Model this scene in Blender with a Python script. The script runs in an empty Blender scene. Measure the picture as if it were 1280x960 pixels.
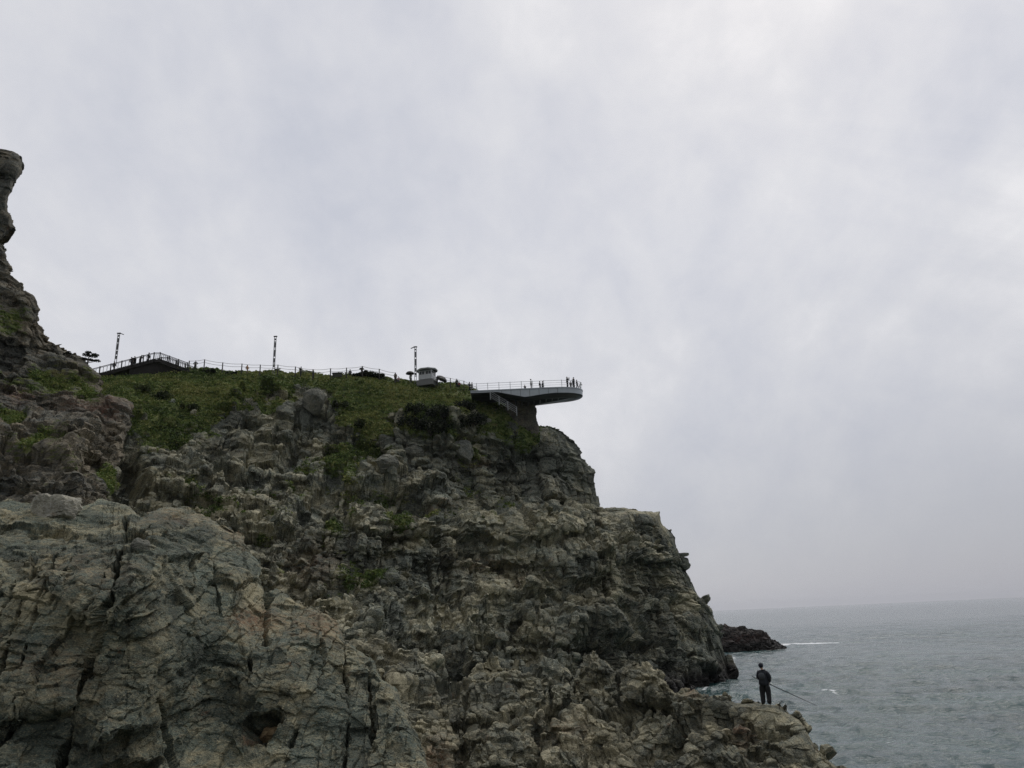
import bpy, bmesh, math, random
import numpy as np
from mathutils import Vector, Matrix
from mathutils.bvhtree import BVHTree
R = math.radians
random.seed(7); RNG = np.random.default_rng(11)
SC = bpy.context.scene
COL = SC.collection
f32 = np.float32

# ------------------------------------------------------------------ camera
FPX = 945.0
PITCH = math.atan(294/945); ROLL = R(2.53)
EYE = np.array([0, 0, 9.0])
_f = np.array([0, math.cos(PITCH), math.sin(PITCH)])
_r0 = np.array([1.0, 0, 0]); _u0 = np.array([0, -math.sin(PITCH), math.cos(PITCH)])
_r = _r0*math.cos(ROLL) - _u0*math.sin(ROLL)
_u = _u0*math.cos(ROLL) + _r0*math.sin(ROLL)
cam = bpy.data.cameras.new('camera'); cam_o = bpy.data.objects.new('camera', cam); COL.objects.link(cam_o)
cam.sensor_width = 36; cam.lens = 36*FPX/1280; cam.clip_start = .1; cam.clip_end = 40000
M = Matrix(((_r[0], _u[0], -_f[0], EYE[0]), (_r[1], _u[1], -_f[1], EYE[1]), (_r[2], _u[2], -_f[2], EYE[2]), (0, 0, 0, 1)))
cam_o.matrix_world = M
SC.camera = cam_o

def at(px, py, Y):
    """where the sight line through a photo pixel stands at forward distance Y (metres)"""
    px = np.asarray(px, dtype=np.float64); py = np.asarray(py, dtype=np.float64); Y = np.asarray(Y, dtype=np.float64)
    a = (px-640)/FPX; b = (480-py)/FPX
    d = a[..., None]*_r + b[..., None]*_u + _f
    return EYE + d/d[..., 1:2]*Y[..., None]
def P(px, py, Y): return Vector(at(px, py, Y))

# ------------------------------------------------------------------ numpy noise
def hsh(ix, iy, iz, s):
    h = (ix.astype(np.uint32)*np.uint32(374761393) + iy.astype(np.uint32)*np.uint32(668265263)
         + iz.astype(np.uint32)*np.uint32(2246822519) + np.uint32((s*3266489917) & 0xffffffff))
    h ^= h >> np.uint32(15); h *= np.uint32(2246822519); h ^= h >> np.uint32(13); h *= np.uint32(3266489917); h ^= h >> np.uint32(16)
    return h
def u01(h): return (h >> np.uint32(8)).astype(f32)*f32(1/16777216.)
def vnoise(p, s):
    i = np.floor(p).astype(np.int32); f = (p - i).astype(f32); f = f*f*f*(f*(f*6-15)+10)
    out = 0
    for dx in (0, 1):
        wx = f[:, 0] if dx else 1-f[:, 0]
        for dy in (0, 1):
            wy = f[:, 1] if dy else 1-f[:, 1]
            for dz in (0, 1):
                wz = f[:, 2] if dz else 1-f[:, 2]
                out = out + wx*wy*wz*u01(hsh(i[:, 0]+dx, i[:, 1]+dy, i[:, 2]+dz, s))
    return out*2-1
def fbm(p, s, o=4, g=.5):
    t = 0; a = 1; n = 0
    for k in range(o):
        t = t + a*vnoise(p*(2.03**k)+k*17.3, s+k); n += a; a *= g
    return t/n
def vor(p, s, jit=.9):
    """nearest-cell noise: F1, F2, cell hashes and offsets of the two nearest cells"""
    i = np.floor(p).astype(np.int32); n = len(p)
    b1 = np.full(n, 9, f32); b2 = np.full(n, 9, f32); h1 = np.zeros(n, np.uint32); h2_ = np.zeros(n, np.uint32); rel = np.zeros((n, 3), f32); rel2 = np.zeros((n, 3), f32)
    for dx in (-1, 0, 1):
        for dy in (-1, 0, 1):
            for dz in (-1, 0, 1):
                cx, cy, cz = i[:, 0]+dx, i[:, 1]+dy, i[:, 2]+dz
                h = hsh(cx, cy, cz, s)
                q = np.empty((n, 3), f32)
                q[:, 0] = p[:, 0]-(cx + .5+(u01(h)-.5)*jit); h2 = h*np.uint32(747796405)+np.uint32(2891336453)
                q[:, 1] = p[:, 1]-(cy + .5+(u01(h2)-.5)*jit); h3 = h2*np.uint32(747796405)+np.uint32(2891336453)
                q[:, 2] = p[:, 2]-(cz + .5+(u01(h3)-.5)*jit)
                d = (q*q).sum(1)
                m = d < b1; m2 = (d < b2) & ~m
                b2[m] = b1[m]; h2_[m] = h1[m]; rel2[m] = rel[m]
                b1[m] = d[m]; h1[m] = h[m]; rel[m] = q[m]
                b2[m2] = d[m2]; h2_[m2] = h[m2]; rel2[m2] = q[m2]
    return np.sqrt(b1), np.sqrt(b2), h1, rel, h2_, rel2
def facet(h, rel, tilt=1.):
    r0 = u01(h*np.uint32(2654435761)); r1 = u01(h*np.uint32(40503)+np.uint32(77)); r2 = u01(h*np.uint32(69069)+np.uint32(5)); r3 = u01(h*np.uint32(1664525)+np.uint32(9))
    return (r0-.5)*1.1 + tilt*(rel[:, 0]*(r1-.5)*1.6+rel[:, 1]*(r2-.5)*1.6+rel[:, 2]*(r3-.5)*1.9), r1
def blocks(q, s, crk, wid=.07, crw=.09):
    """broken rock: tilted flat facets per block, a short bevel between them, cracks along some joints"""
    f1, f2, ha, ra, hb, rb = vor(q, s); e = f2-f1
    da, r1 = facet(ha, ra); db, _ = facet(hb, rb)
    w = .5*(1-sst(0, wid, e)); d = da*(1-w)+db*w
    open_ = u01((ha ^ hb)*np.uint32(2246822519))             # the same on both sides of a joint
    return d-crk*(.25+1.1*open_*open_)*np.clip(1-e/crw, 0, 1), r1
def brick(p, seed, lh, lw, az, dip, shear, crk, lean=.9):
    """bedded and jointed rock: beds of height lh cut by joints lw apart into blocks that stand out by different amounts"""
    n = len(p); Z = np.zeros(n, np.int32)
    w1 = fbm(p/(3.2*lh), seed+1, 3, .42); w2 = fbm(p/(3.0*lw)+7, seed+2, 3, .42)
    h = (p[:, 2]+p[:, 0]*dip[0]+p[:, 1]*dip[1])/lh + .55*w1
    h = h+.32*np.sin(h*1.9+seed)+.2*np.sin(h*4.7+1)
    li = np.floor(h).astype(np.int32); fh = (h-li).astype(f32)
    a = u01(hsh(li, Z, Z+1, seed)); b = u01(hsh(li, Z, Z+2, seed))
    ca, sa = math.cos(R(az)), math.sin(R(az))
    q = (p[:, 0]*ca+p[:, 1]*sa-shear*p[:, 2])/lw*(.55+.9*a)+b*91+.5*w2
    q = q+.3*np.sin(q*2.3+li*1.7)
    si = np.floor(q).astype(np.int32); fs = (q-si).astype(f32)
    t = (-p[:, 0]*sa+p[:, 1]*ca)/(lw*1.6)*(.6+.8*b)+a*53+.4*w1; ti = np.floor(t).astype(np.int32); ft = (t-ti).astype(f32)
    hh = hsh(li, si, ti, seed+9)
    r0 = u01(hh); r1 = u01(hh*np.uint32(40503)+np.uint32(77)); r2 = u01(hh*np.uint32(69069)+np.uint32(5)); r3 = u01(hh*np.uint32(1664525)+np.uint32(9))
    d = (r0-.5)*1.35+(b-.5)*.25 - (fh-.5)*(r1*1.3-.35)*lean + (fs-.5)*(r2-.5)*1.1
    eh = np.minimum(fh, 1-fh)*lh; es = np.minimum(fs, 1-fs)*lw
    cw = .07*min(lh, lw)
    d = d-crk*((.15+.7*a*a)*np.clip(1-eh/cw, 0, 1)+(.35+1.3*r3*r3)*np.clip(1-es/cw, 0, 1))
    return d.astype(f32), r1
def sst(a, b, x):
    t = np.clip((x-a)/(b-a), 0, 1); return t*t*(3-2*t)

# ------------------------------------------------------------------ object helpers
def tag(o, label, cat, group=None, kind=None):
    if label: o['label'] = label
    if cat: o['category'] = cat
    if group: o['group'] = group
    if kind: o['kind'] = kind
    return o
def empty(name, loc, label, cat, group=None, rz=0):
    o = bpy.data.objects.new(name, None); COL.objects.link(o); o.location = loc; o.rotation_euler = (0, 0, rz)
    o.empty_display_size = .3
    return tag(o, label, cat, group)
def link(name, me, mat=None, parent=None):
    o = bpy.data.objects.new(name, me); COL.objects.link(o)
    if mat and not me.materials: me.materials.append(mat)
    if parent: o.parent = parent
    return o
def from_np(name, v, f, mat=None, attrs=None, smooth=False):
    me = bpy.data.meshes.new(name); k = f.shape[1]
    me.vertices.add(len(v)); me.loops.add(f.size); me.polygons.add(len(f))
    me.vertices.foreach_set('co', v.astype(f32).ravel()); me.loops.foreach_set('vertex_index', f.astype(np.int32).ravel())
    me.polygons.foreach_set('loop_start', np.arange(0, f.size, k, dtype=np.int32))
    me.polygons.foreach_set('loop_total', np.full(len(f), k, np.int32))
    me.polygons.foreach_set('use_smooth', np.full(len(f), smooth))
    me.update(calc_edges=True)
    for a, d in (attrs or {}).items():
        at_ = me.attributes.new(a, 'FLOAT', 'POINT'); at_.data.foreach_set('value', d.astype(f32).ravel())
    return link(name, me, mat)
class MB:
    """collects simple shapes into one mesh"""
    def __init__(s): s.v = []; s.f = []
    def add(s, v, f):
        n = len(s.v); s.v += [tuple(q) for q in v]; s.f += [tuple(n+i for i in q) for q in f]; return s
    def box(s, c, d, m=None):
        x, y, z = d[0]/2, d[1]/2, d[2]/2
        v = [Vector((a*x, b*y, e*z)) for a in (-1, 1) for b in (-1, 1) for e in (-1, 1)]
        v = [(m @ q if m else q) + Vector(c) for q in v]
        return s.add(v, [(0, 1, 3, 2), (4, 6, 7, 5), (0, 4, 5, 1), (2, 3, 7, 6), (0, 2, 6, 4), (1, 5, 7, 3)])
    def bar(s, a, b, w, h=None, n=4, taper=1):
        a, b = Vector(a), Vector(b); d = (b-a); L = d.length
        if L < 1e-6: return s
        d.normalize(); up = Vector((0, 0, 1)) if abs(d.z) < .95 else Vector((1, 0, 0))
        x = d.cross(up).normalized(); y = x.cross(d); h = h or w
        v = []
        for p, t in ((a, 1), (b, taper)):
            for k in range(n):
                g = 2*math.pi*(k+.5)/n; q = 1/math.cos(math.pi/n)
                v.append(p + x*(math.cos(g)*w/2*q*t) + y*(math.sin(g)*h/2*q*t))
        return s.add(v, [tuple(range(n-1, -1, -1)), tuple(range(n, 2*n))] + [(k, (k+1) % n, n+(k+1) % n, n+k) for k in range(n)])
    def build(s, name, mat, parent=None, smooth=False):
        me = bpy.data.meshes.new(name); me.from_pydata(s.v, [], s.f); me.update()
        if smooth: me.polygons.foreach_set('use_smooth', [True]*len(me.polygons))
        return link(name, me, mat, parent)

# ------------------------------------------------------------------ materials
class NT:
    def __init__(s, m):
        m.use_nodes = True; s.t = m.node_tree; s.t.nodes.clear()
    def n(s, ty, ins=None, **k):
        q = s.t.nodes.new(ty)
        for a, b in k.items(): setattr(q, a, b)
        for a, b in (ins or {}).items():
            if isinstance(b, tuple) and len(b) == 2 and hasattr(b[0], 'outputs'): s.t.links.new(b[0].outputs[b[1]], q.inputs[a])
            elif hasattr(b, 'outputs'): s.t.links.new(b.outputs[0], q.inputs[a])
            else: q.inputs[a].default_value = b
        return q
    def ramp(s, fac, pts, interp='LINEAR'):
        q = s.n('ShaderNodeValToRGB', {'Fac': fac}); r = q.color_ramp; r.interpolation = interp
        while len(r.elements) < len(pts): r.elements.new(.5)
        for e, (p, c) in zip(r.elements, pts):
            e.position = p; e.color = (c, c, c, 1) if not isinstance(c, (tuple, list)) else (*c, 1)
        return q
    def mix(s, fac, a, b, bt='MIX'):
        q = s.t.nodes.new('ShaderNodeMix'); q.data_type = 'RGBA'; q.blend_type = bt; q.clamp_factor = True
        for i, v in ((0, fac), (6, a), (7, b)):
            if isinstance(v, tuple) and len(v) == 2 and hasattr(v[0], 'outputs'): s.t.links.new(v[0].outputs[v[1]], q.inputs[i])
            elif hasattr(v, 'outputs'): s.t.links.new(v.outputs[2] if v.bl_idname == 'ShaderNodeMix' else v.outputs[0], q.inputs[i])
            else: q.inputs[i].default_value = v if i == 0 else (*v, 1)
        return q
    def math(s, op, a, b=0, clamp=False):
        q = s.t.nodes.new('ShaderNodeMath'); q.operation = op; q.use_clamp = clamp
        for i, v in ((0, a), (1, b)):
            if isinstance(v, tuple): s.t.links.new(v[0].outputs[v[1]], q.inputs[i])
            elif hasattr(v, 'outputs'): s.t.links.new(v.outputs[2] if v.bl_idname == 'ShaderNodeMix' else v.outputs[0], q.inputs[i])
            else: q.inputs[i].default_value = v
        return q
def mixout(q): return (q, 2)
def simple(name, col, rough=.7, metal=0, var=.18, scale=8):
    m = bpy.data.materials.new(name); t = NT(m)
    co = t.n('ShaderNodeTexCoord'); nz = t.n('ShaderNodeTexNoise', {'Vector': (co, 3), 'Scale': scale, 'Detail': 4})
    c = t.ramp(nz, [(.25, tuple(x*(1-var) for x in col)), (.75, tuple(min(1, x*(1+var)) for x in col))])
    b = t.n('ShaderNodeBsdfPrincipled', {'Base Color': c, 'Roughness': rough, 'Metallic': metal})
    t.n('ShaderNodeOutputMaterial', {'Surface': b}); return m
_mc = {}
def mat(name, col, **k):
    if name not in _mc: _mc[name] = simple(name, col, **k)
    return _mc[name]

def rock_material(name, grey, tan, dark, rust, scale, wet_z=None, veg=True, tan_bias=.5):
    m = bpy.data.materials.new(name); t = NT(m)
    g = t.n('ShaderNodeNewGeometry'); pos = (g, 0)
    tint = t.n('ShaderNodeAttribute', attribute_name='tint'); vg = t.n('ShaderNodeAttribute', attribute_name='veg')
    rst = t.n('ShaderNodeAttribute', attribute_name='rust')
    n1 = t.n('ShaderNodeTexNoise', {'Vector': pos, 'Scale': .16*scale, 'Detail': 5, 'Roughness': .6})
    mp = t.n('ShaderNodeMapping', {'Vector': pos, 'Rotation': (R(12), R(-15), R(20)), 'Scale': (1, 1, 2.6)})
    n2 = t.n('ShaderNodeTexNoise', {'Vector': mp, 'Scale': 1.1*scale, 'Detail': 8, 'Roughness': .68})
    n3 = t.n('ShaderNodeTexNoise', {'Vector': mp, 'Scale': 5.5*scale, 'Detail': 6, 'Roughness': .7})
    n4 = t.n('ShaderNodeTexNoise', {'Vector': pos, 'Scale': .55*scale, 'Detail': 6, 'Roughness': .65})
    a = t.math('ADD', t.math('MULTIPLY', (n1, 0), .75), t.math('MULTIPLY', (tint, 2), .3))
    a = t.math('ADD', a, t.math('MULTIPLY', t.math('SUBTRACT', (n2, 0), .5), .9))
    f = t.ramp(a, [(tan_bias-.13, 0.), (tan_bias+.16, 1.)])
    c = t.mix(f, grey, tan)
    c = t.mix(t.ramp((n4, 0), [(.50, 0.), (.66, .75)]), mixout(c), dark)
    # weathered pale crust and lichen
    c = t.mix(t.ramp((n3, 0), [(.545, 0.), (.64, .8)]), mixout(c), tuple(min(.6, x*1.9) for x in tan))
    c = t.mix(t.ramp((n3, 0), [(.34, .85), (.455, 0.)]), mixout(c), tuple(x*.3 for x in dark))
    # block to block change of tone, plus regional patches that include painted shade
    k = t.ramp((tint, 2), [(0, .5), (1, 1.5)])
    c = t.mix(1., mixout(c), k, 'MULTIPLY')
    # iron stains
    n5 = t.n('ShaderNodeTexNoise', {'Vector': pos, 'Scale': .8*scale, 'Detail': 7, 'Roughness': .7, 'W': 3.}, noise_dimensions='4D')
    rr = t.math('ADD', t.ramp((n5, 0), [(.615, 0.), (.72, .75)]), t.math('MULTIPLY', (rst, 2), t.ramp((n2, 0), [(.4, .1), (.6, 1.)])), True)
    c = t.mix(rr, mixout(c), rust)
    if veg:
        n6 = t.n('ShaderNodeTexNoise', {'Vector': pos, 'Scale': .5, 'Detail': 8, 'Roughness': .7})
        gc = t.ramp((n6, 0), [(.3, (.04, .06, .02)), (.46, (.095, .13, .035)), (.58, (.16, .18, .055)), (.74, (.18, .135, .07))])
        vv = t.math('ADD', (vg, 2), t.math('MULTIPLY', t.math('SUBTRACT', (n2, 0), .5), 1.3))
        c = t.mix(t.ramp(vv, [(.45, 0.), (.6, 1.)]), mixout(c), gc)
    rough = .85
    if wet_z is not None:
        sx = t.n('ShaderNodeSeparateXYZ', {'Vector': pos})
        z = t.math('ADD', (sx, 2), t.math('MULTIPLY', t.math('SUBTRACT', (n4, 0), .5), 5))
        w = t.ramp(t.math('DIVIDE', z, 12.), [(wet_z/12, 1.), (wet_z/12+.22, 0.)])
        c = t.mix(w, mixout(c), (.018, .016, .014))
        rough = t.math('SUBTRACT', .86, t.math('MULTIPLY', w, .35))
    bn = t.math('ADD', t.math('MULTIPLY', (n2, 0), .6), t.math('MULTIPLY', (n3, 0), .4))
    vo = t.n('ShaderNodeTexVoronoi', {'Vector': mp, 'Scale': 1.6*scale}, feature='DISTANCE_TO_EDGE')
    vr = t.ramp((vo, 0), [(0, 0.), (.06, 1.)])
    bn = t.math('ADD', bn, t.math('MULTIPLY', vr, .05))
    bp = t.n('ShaderNodeBump', {'Height': bn, 'Strength': 1., 'Distance': .4/scale})
    b = t.n('ShaderNodeBsdfPrincipled', {'Base Color': mixout(c), 'Roughness': rough, 'Normal': bp, 'Specular IOR Level': .25})
    t.n('ShaderNodeOutputMaterial', {'Surface': b}); return m
def leaf_material(name, lo, mid, hi):
    m = bpy.data.materials.new(name); t = NT(m)
    tint = t.n('ShaderNodeAttribute', attribute_name='tint')
    c = t.ramp((tint, 2), [(0, lo), (.5, mid), (1, hi)])
    d = t.n('ShaderNodeBsdfPrincipled', {'Base Color': c, 'Roughness': .7, 'Specular IOR Level': .2})
    tr = t.n('ShaderNodeBsdfTranslucent', {'Color': c})
    mx = t.n('ShaderNodeMixShader', {0: .2, 1: d, 2: tr})
    t.n('ShaderNodeOutputMaterial', {'Surface': mx}); return m

# ------------------------------------------------------------------ rock sheets
def resample(poly, n, seed, jit=1.2, wob=14):
    p = np.array(poly, float); s = np.r_[0, np.cumsum(np.hypot(*np.diff(p, axis=0).T))]
    q = np.linspace(0, s[-1], n); a = np.interp(q, s, p[:, 0]); b = np.interp(q, s, p[:, 1])
    w = np.c_[q/wob, q*0+seed, q*0].astype(f32)
    b = b + jit*fbm(w, seed, 4, .6)*1.6
    return a, b
def tps(pts, A, B):
    pts = np.array(pts, float); x = pts[:, :2]/100; n = len(x)
    def K(d2): return np.where(d2 > 1e-12, d2*np.log(d2+1e-12)*.5, 0)
    d2 = ((x[:, None]-x[None])**2).sum(-1)
    L = np.zeros((n+3, n+3)); L[:n, :n] = K(d2)+np.eye(n)*.02; L[:n, n] = 1; L[:n, n+1:] = x; L[n, :n] = 1; L[n+1:, :n] = x.T
    w = np.linalg.solve(L, np.r_[pts[:, 2], 0, 0, 0])
    out = w[n]+w[n+1]*A/100+w[n+2]*B/100
    for i in range(n):
        out = out + w[i]*K((A/100-x[i, 0])**2+(B/100-x[i, 1])**2)
    return out
def seg_dist(PX, PY, poly):
    d = np.full(PX.shape, 1e9)
    for (x0, y0), (x1, y1) in zip(poly[:-1], poly[1:]):
        dx, dy = x1-x0, y1-y0; L = dx*dx+dy*dy+1e-9
        t = np.clip(((PX-x0)*dx+(PY-y0)*dy)/L, 0, 1)
        d = np.minimum(d, np.hypot(PX-x0-t*dx, PY-y0-t*dy))
    return d
GROUND = []     # (bvh) of every rock mass, to stand things on
def sheet(name, edge, other, depth, ncol, nrow, octs, seed, mat_, transposed=False, back=14, drop=3, lat=0, D=16, RO=2.5,
          ledges=(), cracks=(), holes=(), veg=None, rust=(), tone=(), calmz=(), jit=1.2, smooth_veg=.15, strata=None, amp=1.0, thin=1.0, split=3, edge_keep=.55, edge_band=22, edge_in=2.5):
    a, b = resample(edge, ncol, seed, jit)
    v = np.linspace(0, 1, nrow)
    o = np.interp(a, *np.array(other, float).T) if not np.isscalar(other) else np.full(ncol, float(other))
    A = np.repeat(a[:, None], nrow, 1); B = o[:, None] + (b-o)[:, None]*v[None]
    PX, PY = (B, A) if transposed else (A, B)
    Y = tps(depth, PX, PY)
    for poly, jump, w in ledges:
        q = np.array(poly, float); yl = np.interp(PX, q[:, 0], q[:, 1], left=np.nan, right=np.nan)
        wx = np.clip(np.minimum(PX-q[0, 0], q[-1, 0]-PX)/30, 0, 1); wx = np.where(np.isnan(yl), 0, wx)
        wob = fbm(np.c_[PX.ravel()/25, PY.ravel()*0, PX.ravel()*0].astype(f32), seed+5, 3).reshape(PX.shape)*5
        yl = np.where(np.isnan(yl), 0, yl)+wob
        up = 1/(1+np.exp(-np.clip((yl-PY)/w, -30, 30)))          # 1 above the line
        Y = Y + jump*wx*(up-.0)*np.exp(-np.clip(yl-PY, 0, 1e3)/60)
    edge_px = [(q[1], q[0]) for q in edge] if transposed else edge
    sd = seg_dist(PX, PY, edge_px)
    s = np.clip(1-sd/D, 0, 1); Y = Y + RO*(1-np.sqrt(np.clip(1-s*s, 0, 1)))
    pos = at(PX, PY, Y)
    nb = max(24, nrow//9)
    ext = []
    top = pos[:, -1]
    for k in range(1, nb+1):
        s_ = (k/nb)**1.35; q = top.copy(); q[:, 1] += back*s_; q[:, 2] -= drop*s_**1.3; q[:, 0] -= lat*s_; ext.append(q)
    pos = np.concatenate([pos, np.stack(ext, 1)], 1)
    n_ = nrow+nb
    gx = np.gradient(pos, axis=0); gy = np.gradient(pos, axis=1)
    # widen the footprint of the normals so that displacement stays coherent
    for _ in range(6):
        for ax in (0, 1):
            gx = (np.roll(gx, 1, ax)+gx*2+np.roll(gx, -1, ax))/4; gy = (np.roll(gy, 1, ax)+gy*2+np.roll(gy, -1, ax))/4
    nm = np.cross(gx, gy); nm /= np.linalg.norm(nm, axis=-1, keepdims=True)+1e-9
    mid = nm[:, :nrow]; vw = pos[:, :nrow]-EYE
    sgn = -1 if (mid*vw).sum() > 0 else 1
    nm = nm*sgn
    rot3 = lambda rot: np.array(Matrix.Rotation(R(rot[0]), 3, 'X') @ Matrix.Rotation(R(rot[1]), 3, 'Y') @ Matrix.Rotation(R(rot[2]), 3, 'Z'), f32)
    def ext2(a_, fill=None): return np.concatenate([a_, np.repeat(a_[:, -1:], nb, 1) if fill is None else np.full((ncol, nb), fill)], 1)
    F = dict(w=np.concatenate([np.ones_like(PX), np.repeat(np.maximum(.04, np.exp(-np.arange(1, nb+1)/nb*7))[None], ncol, 0)], 1), px=ext2(PX), py=ext2(PY), onf=ext2(np.ones_like(PX), 0.), sd=ext2(sd), tint=np.full((ncol, n_), .5))
    def octave(p, k, L, sq, rot, crk):
        wz = np.c_[fbm(p/(L*1.9), seed+31+k, 3), fbm(p/(L*1.9)+9, seed+32+k, 3), fbm(p/(L*1.9)+23, seed+33+k, 3)].astype(f32)
        q = p + wz*L*.16
        return blocks((q @ rot3(rot).T)/L*np.array(sq, f32), seed*7+k, crk)
    def calm(p, vegm):
        return 1-sst(.4, .75, vegm)*(1-smooth_veg)
    def stage(lo, hi, first):
        nonlocal pos, nm, F
        p = pos.reshape(-1, 3).astype(f32); nn = nm.reshape(-1, 3).astype(f32)
        dist = np.linalg.norm(p-EYE.astype(f32), axis=1); pxm = dist/FPX*1.1
        PXe, PYe, onf = F['px'].ravel(), F['py'].ravel(), F['onf'].ravel()
        disp = np.zeros(len(p), f32); tint = F['tint'].ravel().astype(f32)
        for k, oc in enumerate(octs):
            if not lo <= k < hi: continue
            if oc[0] == 'B':
                _, lh, lw, am, az, dip, shear, crk, wt, reg = oc
                live = np.clip((min(lh, lw)/pxm-3)/4, 0, 1).astype(f32)
                if live.max() <= 0: continue
                d, r1 = brick(p, seed*13+k, lh, lw, az, dip, shear, crk)
                if reg: live = live*sst(-.22-.12*(reg > 0), .18-.12*(reg > 0), reg*fbm(p/(7*max(lh, lw)), seed+200, 3))
                disp += am*amp*live*d; tint += wt*live*(r1-.5)
                continue
            L, am, sq, rot, crk, wt = oc
            live = np.clip((L/pxm-3)/4, 0, 1).astype(f32)
            if live.max() <= 0: continue
            d, r1 = octave(p, k, L, sq, rot, crk)
            disp += am*amp*live*d; tint += wt*live*(r1-.5)
        for k, (L, am) in enumerate(((7, .5), (2.2, .22), (.8, .12), (.3, .05), (.11, .02))):
            if (k < 2) != first: continue
            live = np.clip((L/pxm-3)/4, 0, 1)
            if live.max() > 0: disp += am*amp*thin*live*fbm(p/L, seed+60+k, 3)*1.2
        if strata and first:
            sh, sa, dip = strata
            h = (p[:, 2]+p[:, 0]*dip[0]+p[:, 1]*dip[1])/sh + 1.1*fbm(p/np.array([9, 9, 9], f32)/sh, seed+90, 4)
            li = np.floor(h); fr = h-li
            rr = [u01(hsh(li.astype(np.int32)+j, np.zeros(len(p), np.int32)+3, np.zeros(len(p), np.int32), seed)) for j in (0, 1)]
            t_ = sst(.82, 1., fr); r = rr[0]*(1-t_)+rr[1]*t_
            reg = .35+.65*sst(-.2, .3, fbm(p/6/sh, seed+95, 3))
            disp += sa*reg*((r-.5)+.35*(fr*(1-t_)-.4)-.5*np.exp(-((fr-.9)/.07)**2)*(rr[0] > .4))
            tint += .18*(r-.5)
        vegm = np.zeros(len(p), f32)
        if veg is not None:
            vegm = veg(PXe, PYe, p, onf).astype(f32); disp = disp*calm(p, vegm)
        if first:
            ed = sst(0, edge_band, F['sd'].ravel())*onf; disp = disp*(edge_keep+(1-edge_keep)*ed)-edge_in*(1-ed)*dist/FPX
            sc = .02*dist[onf > .5].mean()
            wbx = fbm(p/sc, seed+70, 4)*5; wby = fbm(p/sc+50, seed+71, 4)*5
            for poly, w, dep in cracks:
                d = seg_dist(PXe+wbx*.6, PYe+wby*.4, poly); wv = w*(.55+.8*np.clip(.5+fbm(p/sc/2, seed+72, 2), 0, 1))
                disp -= (dep*onf*np.clip(1.25-d/wv, 0, 1)).astype(f32)
            for cx, cy, rx, ry, ang, dep in holes:
                ca, sa_ = math.cos(R(ang)), math.sin(R(ang))
                X = (PXe-cx+wbx*1.4); Yq = (PYe-cy+wby*1.4)
                e = ((X*ca+Yq*sa_)/rx)**2+((-X*sa_+Yq*ca)/ry)**2
                disp -= (dep*onf*(1-sst(.6, 1.1, e))).astype(f32)
        else:
            disp *= .45+.7*sst(0, 9, F['sd'].ravel())
        for cx, cy, rx, ry, g in calmz: disp = disp*(1-g*np.exp(-((PXe-cx)/rx)**2-((PYe-cy)/ry)**2))
        pos = (p+nn*disp[:, None]).reshape(ncol, n_, 3).astype(np.float64)
        F['tint'] = tint.reshape(ncol, n_); F['veg'] = vegm.reshape(ncol, n_)
    def even_out(axis):
        """spread the vertices evenly along the lines, so that risers and crack walls get their share"""
        nonlocal pos, F
        A3 = pos if axis == 1 else pos.transpose(1, 0, 2)
        T_ = {k: (v_ if axis == 1 else v_.T) for k, v_ in F.items()}
        seg = np.linalg.norm(np.diff(A3, axis=1), axis=-1)/np.linalg.norm(A3[:, 1:]-EYE, axis=-1)
        on = (T_['w'][:, 1:]+T_['w'][:, :-1])/2
        m_ = (seg*on).sum()/max(on.sum(), 1)
        seg = np.minimum(seg, m_*14)*on+m_*.3*on+m_*.04
        for _ in range(40): seg = (np.roll(seg, 1, 0)+2*seg+np.roll(seg, -1, 0))/4
        c = np.concatenate([np.zeros((len(A3), 1)), np.cumsum(seg, 1)], 1)
        out = np.empty_like(A3); O = {k: np.empty_like(v_) for k, v_ in T_.items()}
        n = A3.shape[1]
        for i in range(len(A3)):
            q = np.linspace(0, c[i, -1], n)
            for j in range(3): out[i, :, j] = np.interp(q, c[i], A3[i, :, j])
            for k in O: O[k][i] = np.interp(q, c[i], T_[k][i])
        pos = out if axis == 1 else out.transpose(1, 0, 2).copy()
        F = O if axis == 1 else {k: v_.T.copy() for k, v_ in O.items()}
    def normals(it):
        gx = np.gradient(pos, axis=0); gy = np.gradient(pos, axis=1)
        for _ in range(it):
            for ax in (0, 1):
                gx = (np.roll(gx, 1, ax)+gx*2+np.roll(gx, -1, ax))/4; gy = (np.roll(gy, 1, ax)+gy*2+np.roll(gy, -1, ax))/4
        q = np.cross(gx, gy)*sgn; return q/(np.linalg.norm(q, axis=-1, keepdims=True)+1e-9)
    stage(0, split, True)
    even_out(1)
    nm = normals(4)
    stage(split, 99, False)
    PXe, PYe, onf, vegm = F['px'].ravel(), F['py'].ravel(), F['onf'].ravel(), F['veg'].ravel()
    rs = np.zeros(ncol*n_, f32)
    for cx, cy, rx, ry, g in rust:
        rs = np.maximum(rs, g*np.exp(-((PXe-cx)/rx)**2-((PYe-cy)/ry)**2))
    p2 = pos.reshape(-1, 3); tn = F['tint'].ravel()
    tn = .5+(tn-.5)
    for cx, cy, rx, ry, g in tone: tn = tn+g*np.exp(-((PXe-cx)/rx)**2-((PYe-cy)/ry)**2)
    idx = np.arange(ncol*n_).reshape(ncol, n_)
    fa = np.stack([idx[:-1, :-1], idx[1:, :-1], idx[1:, 1:], idx[:-1, 1:]], -1).reshape(-1, 4)
    if transposed: fa = fa[:, ::-1]
    ob = from_np(name, p2, fa, mat_, {'tint': np.clip(tn, 0, 1), 'veg': vegm, 'rust': rs})
    return ob, p2, fa, vegm, PXe, PYe, onf

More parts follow.
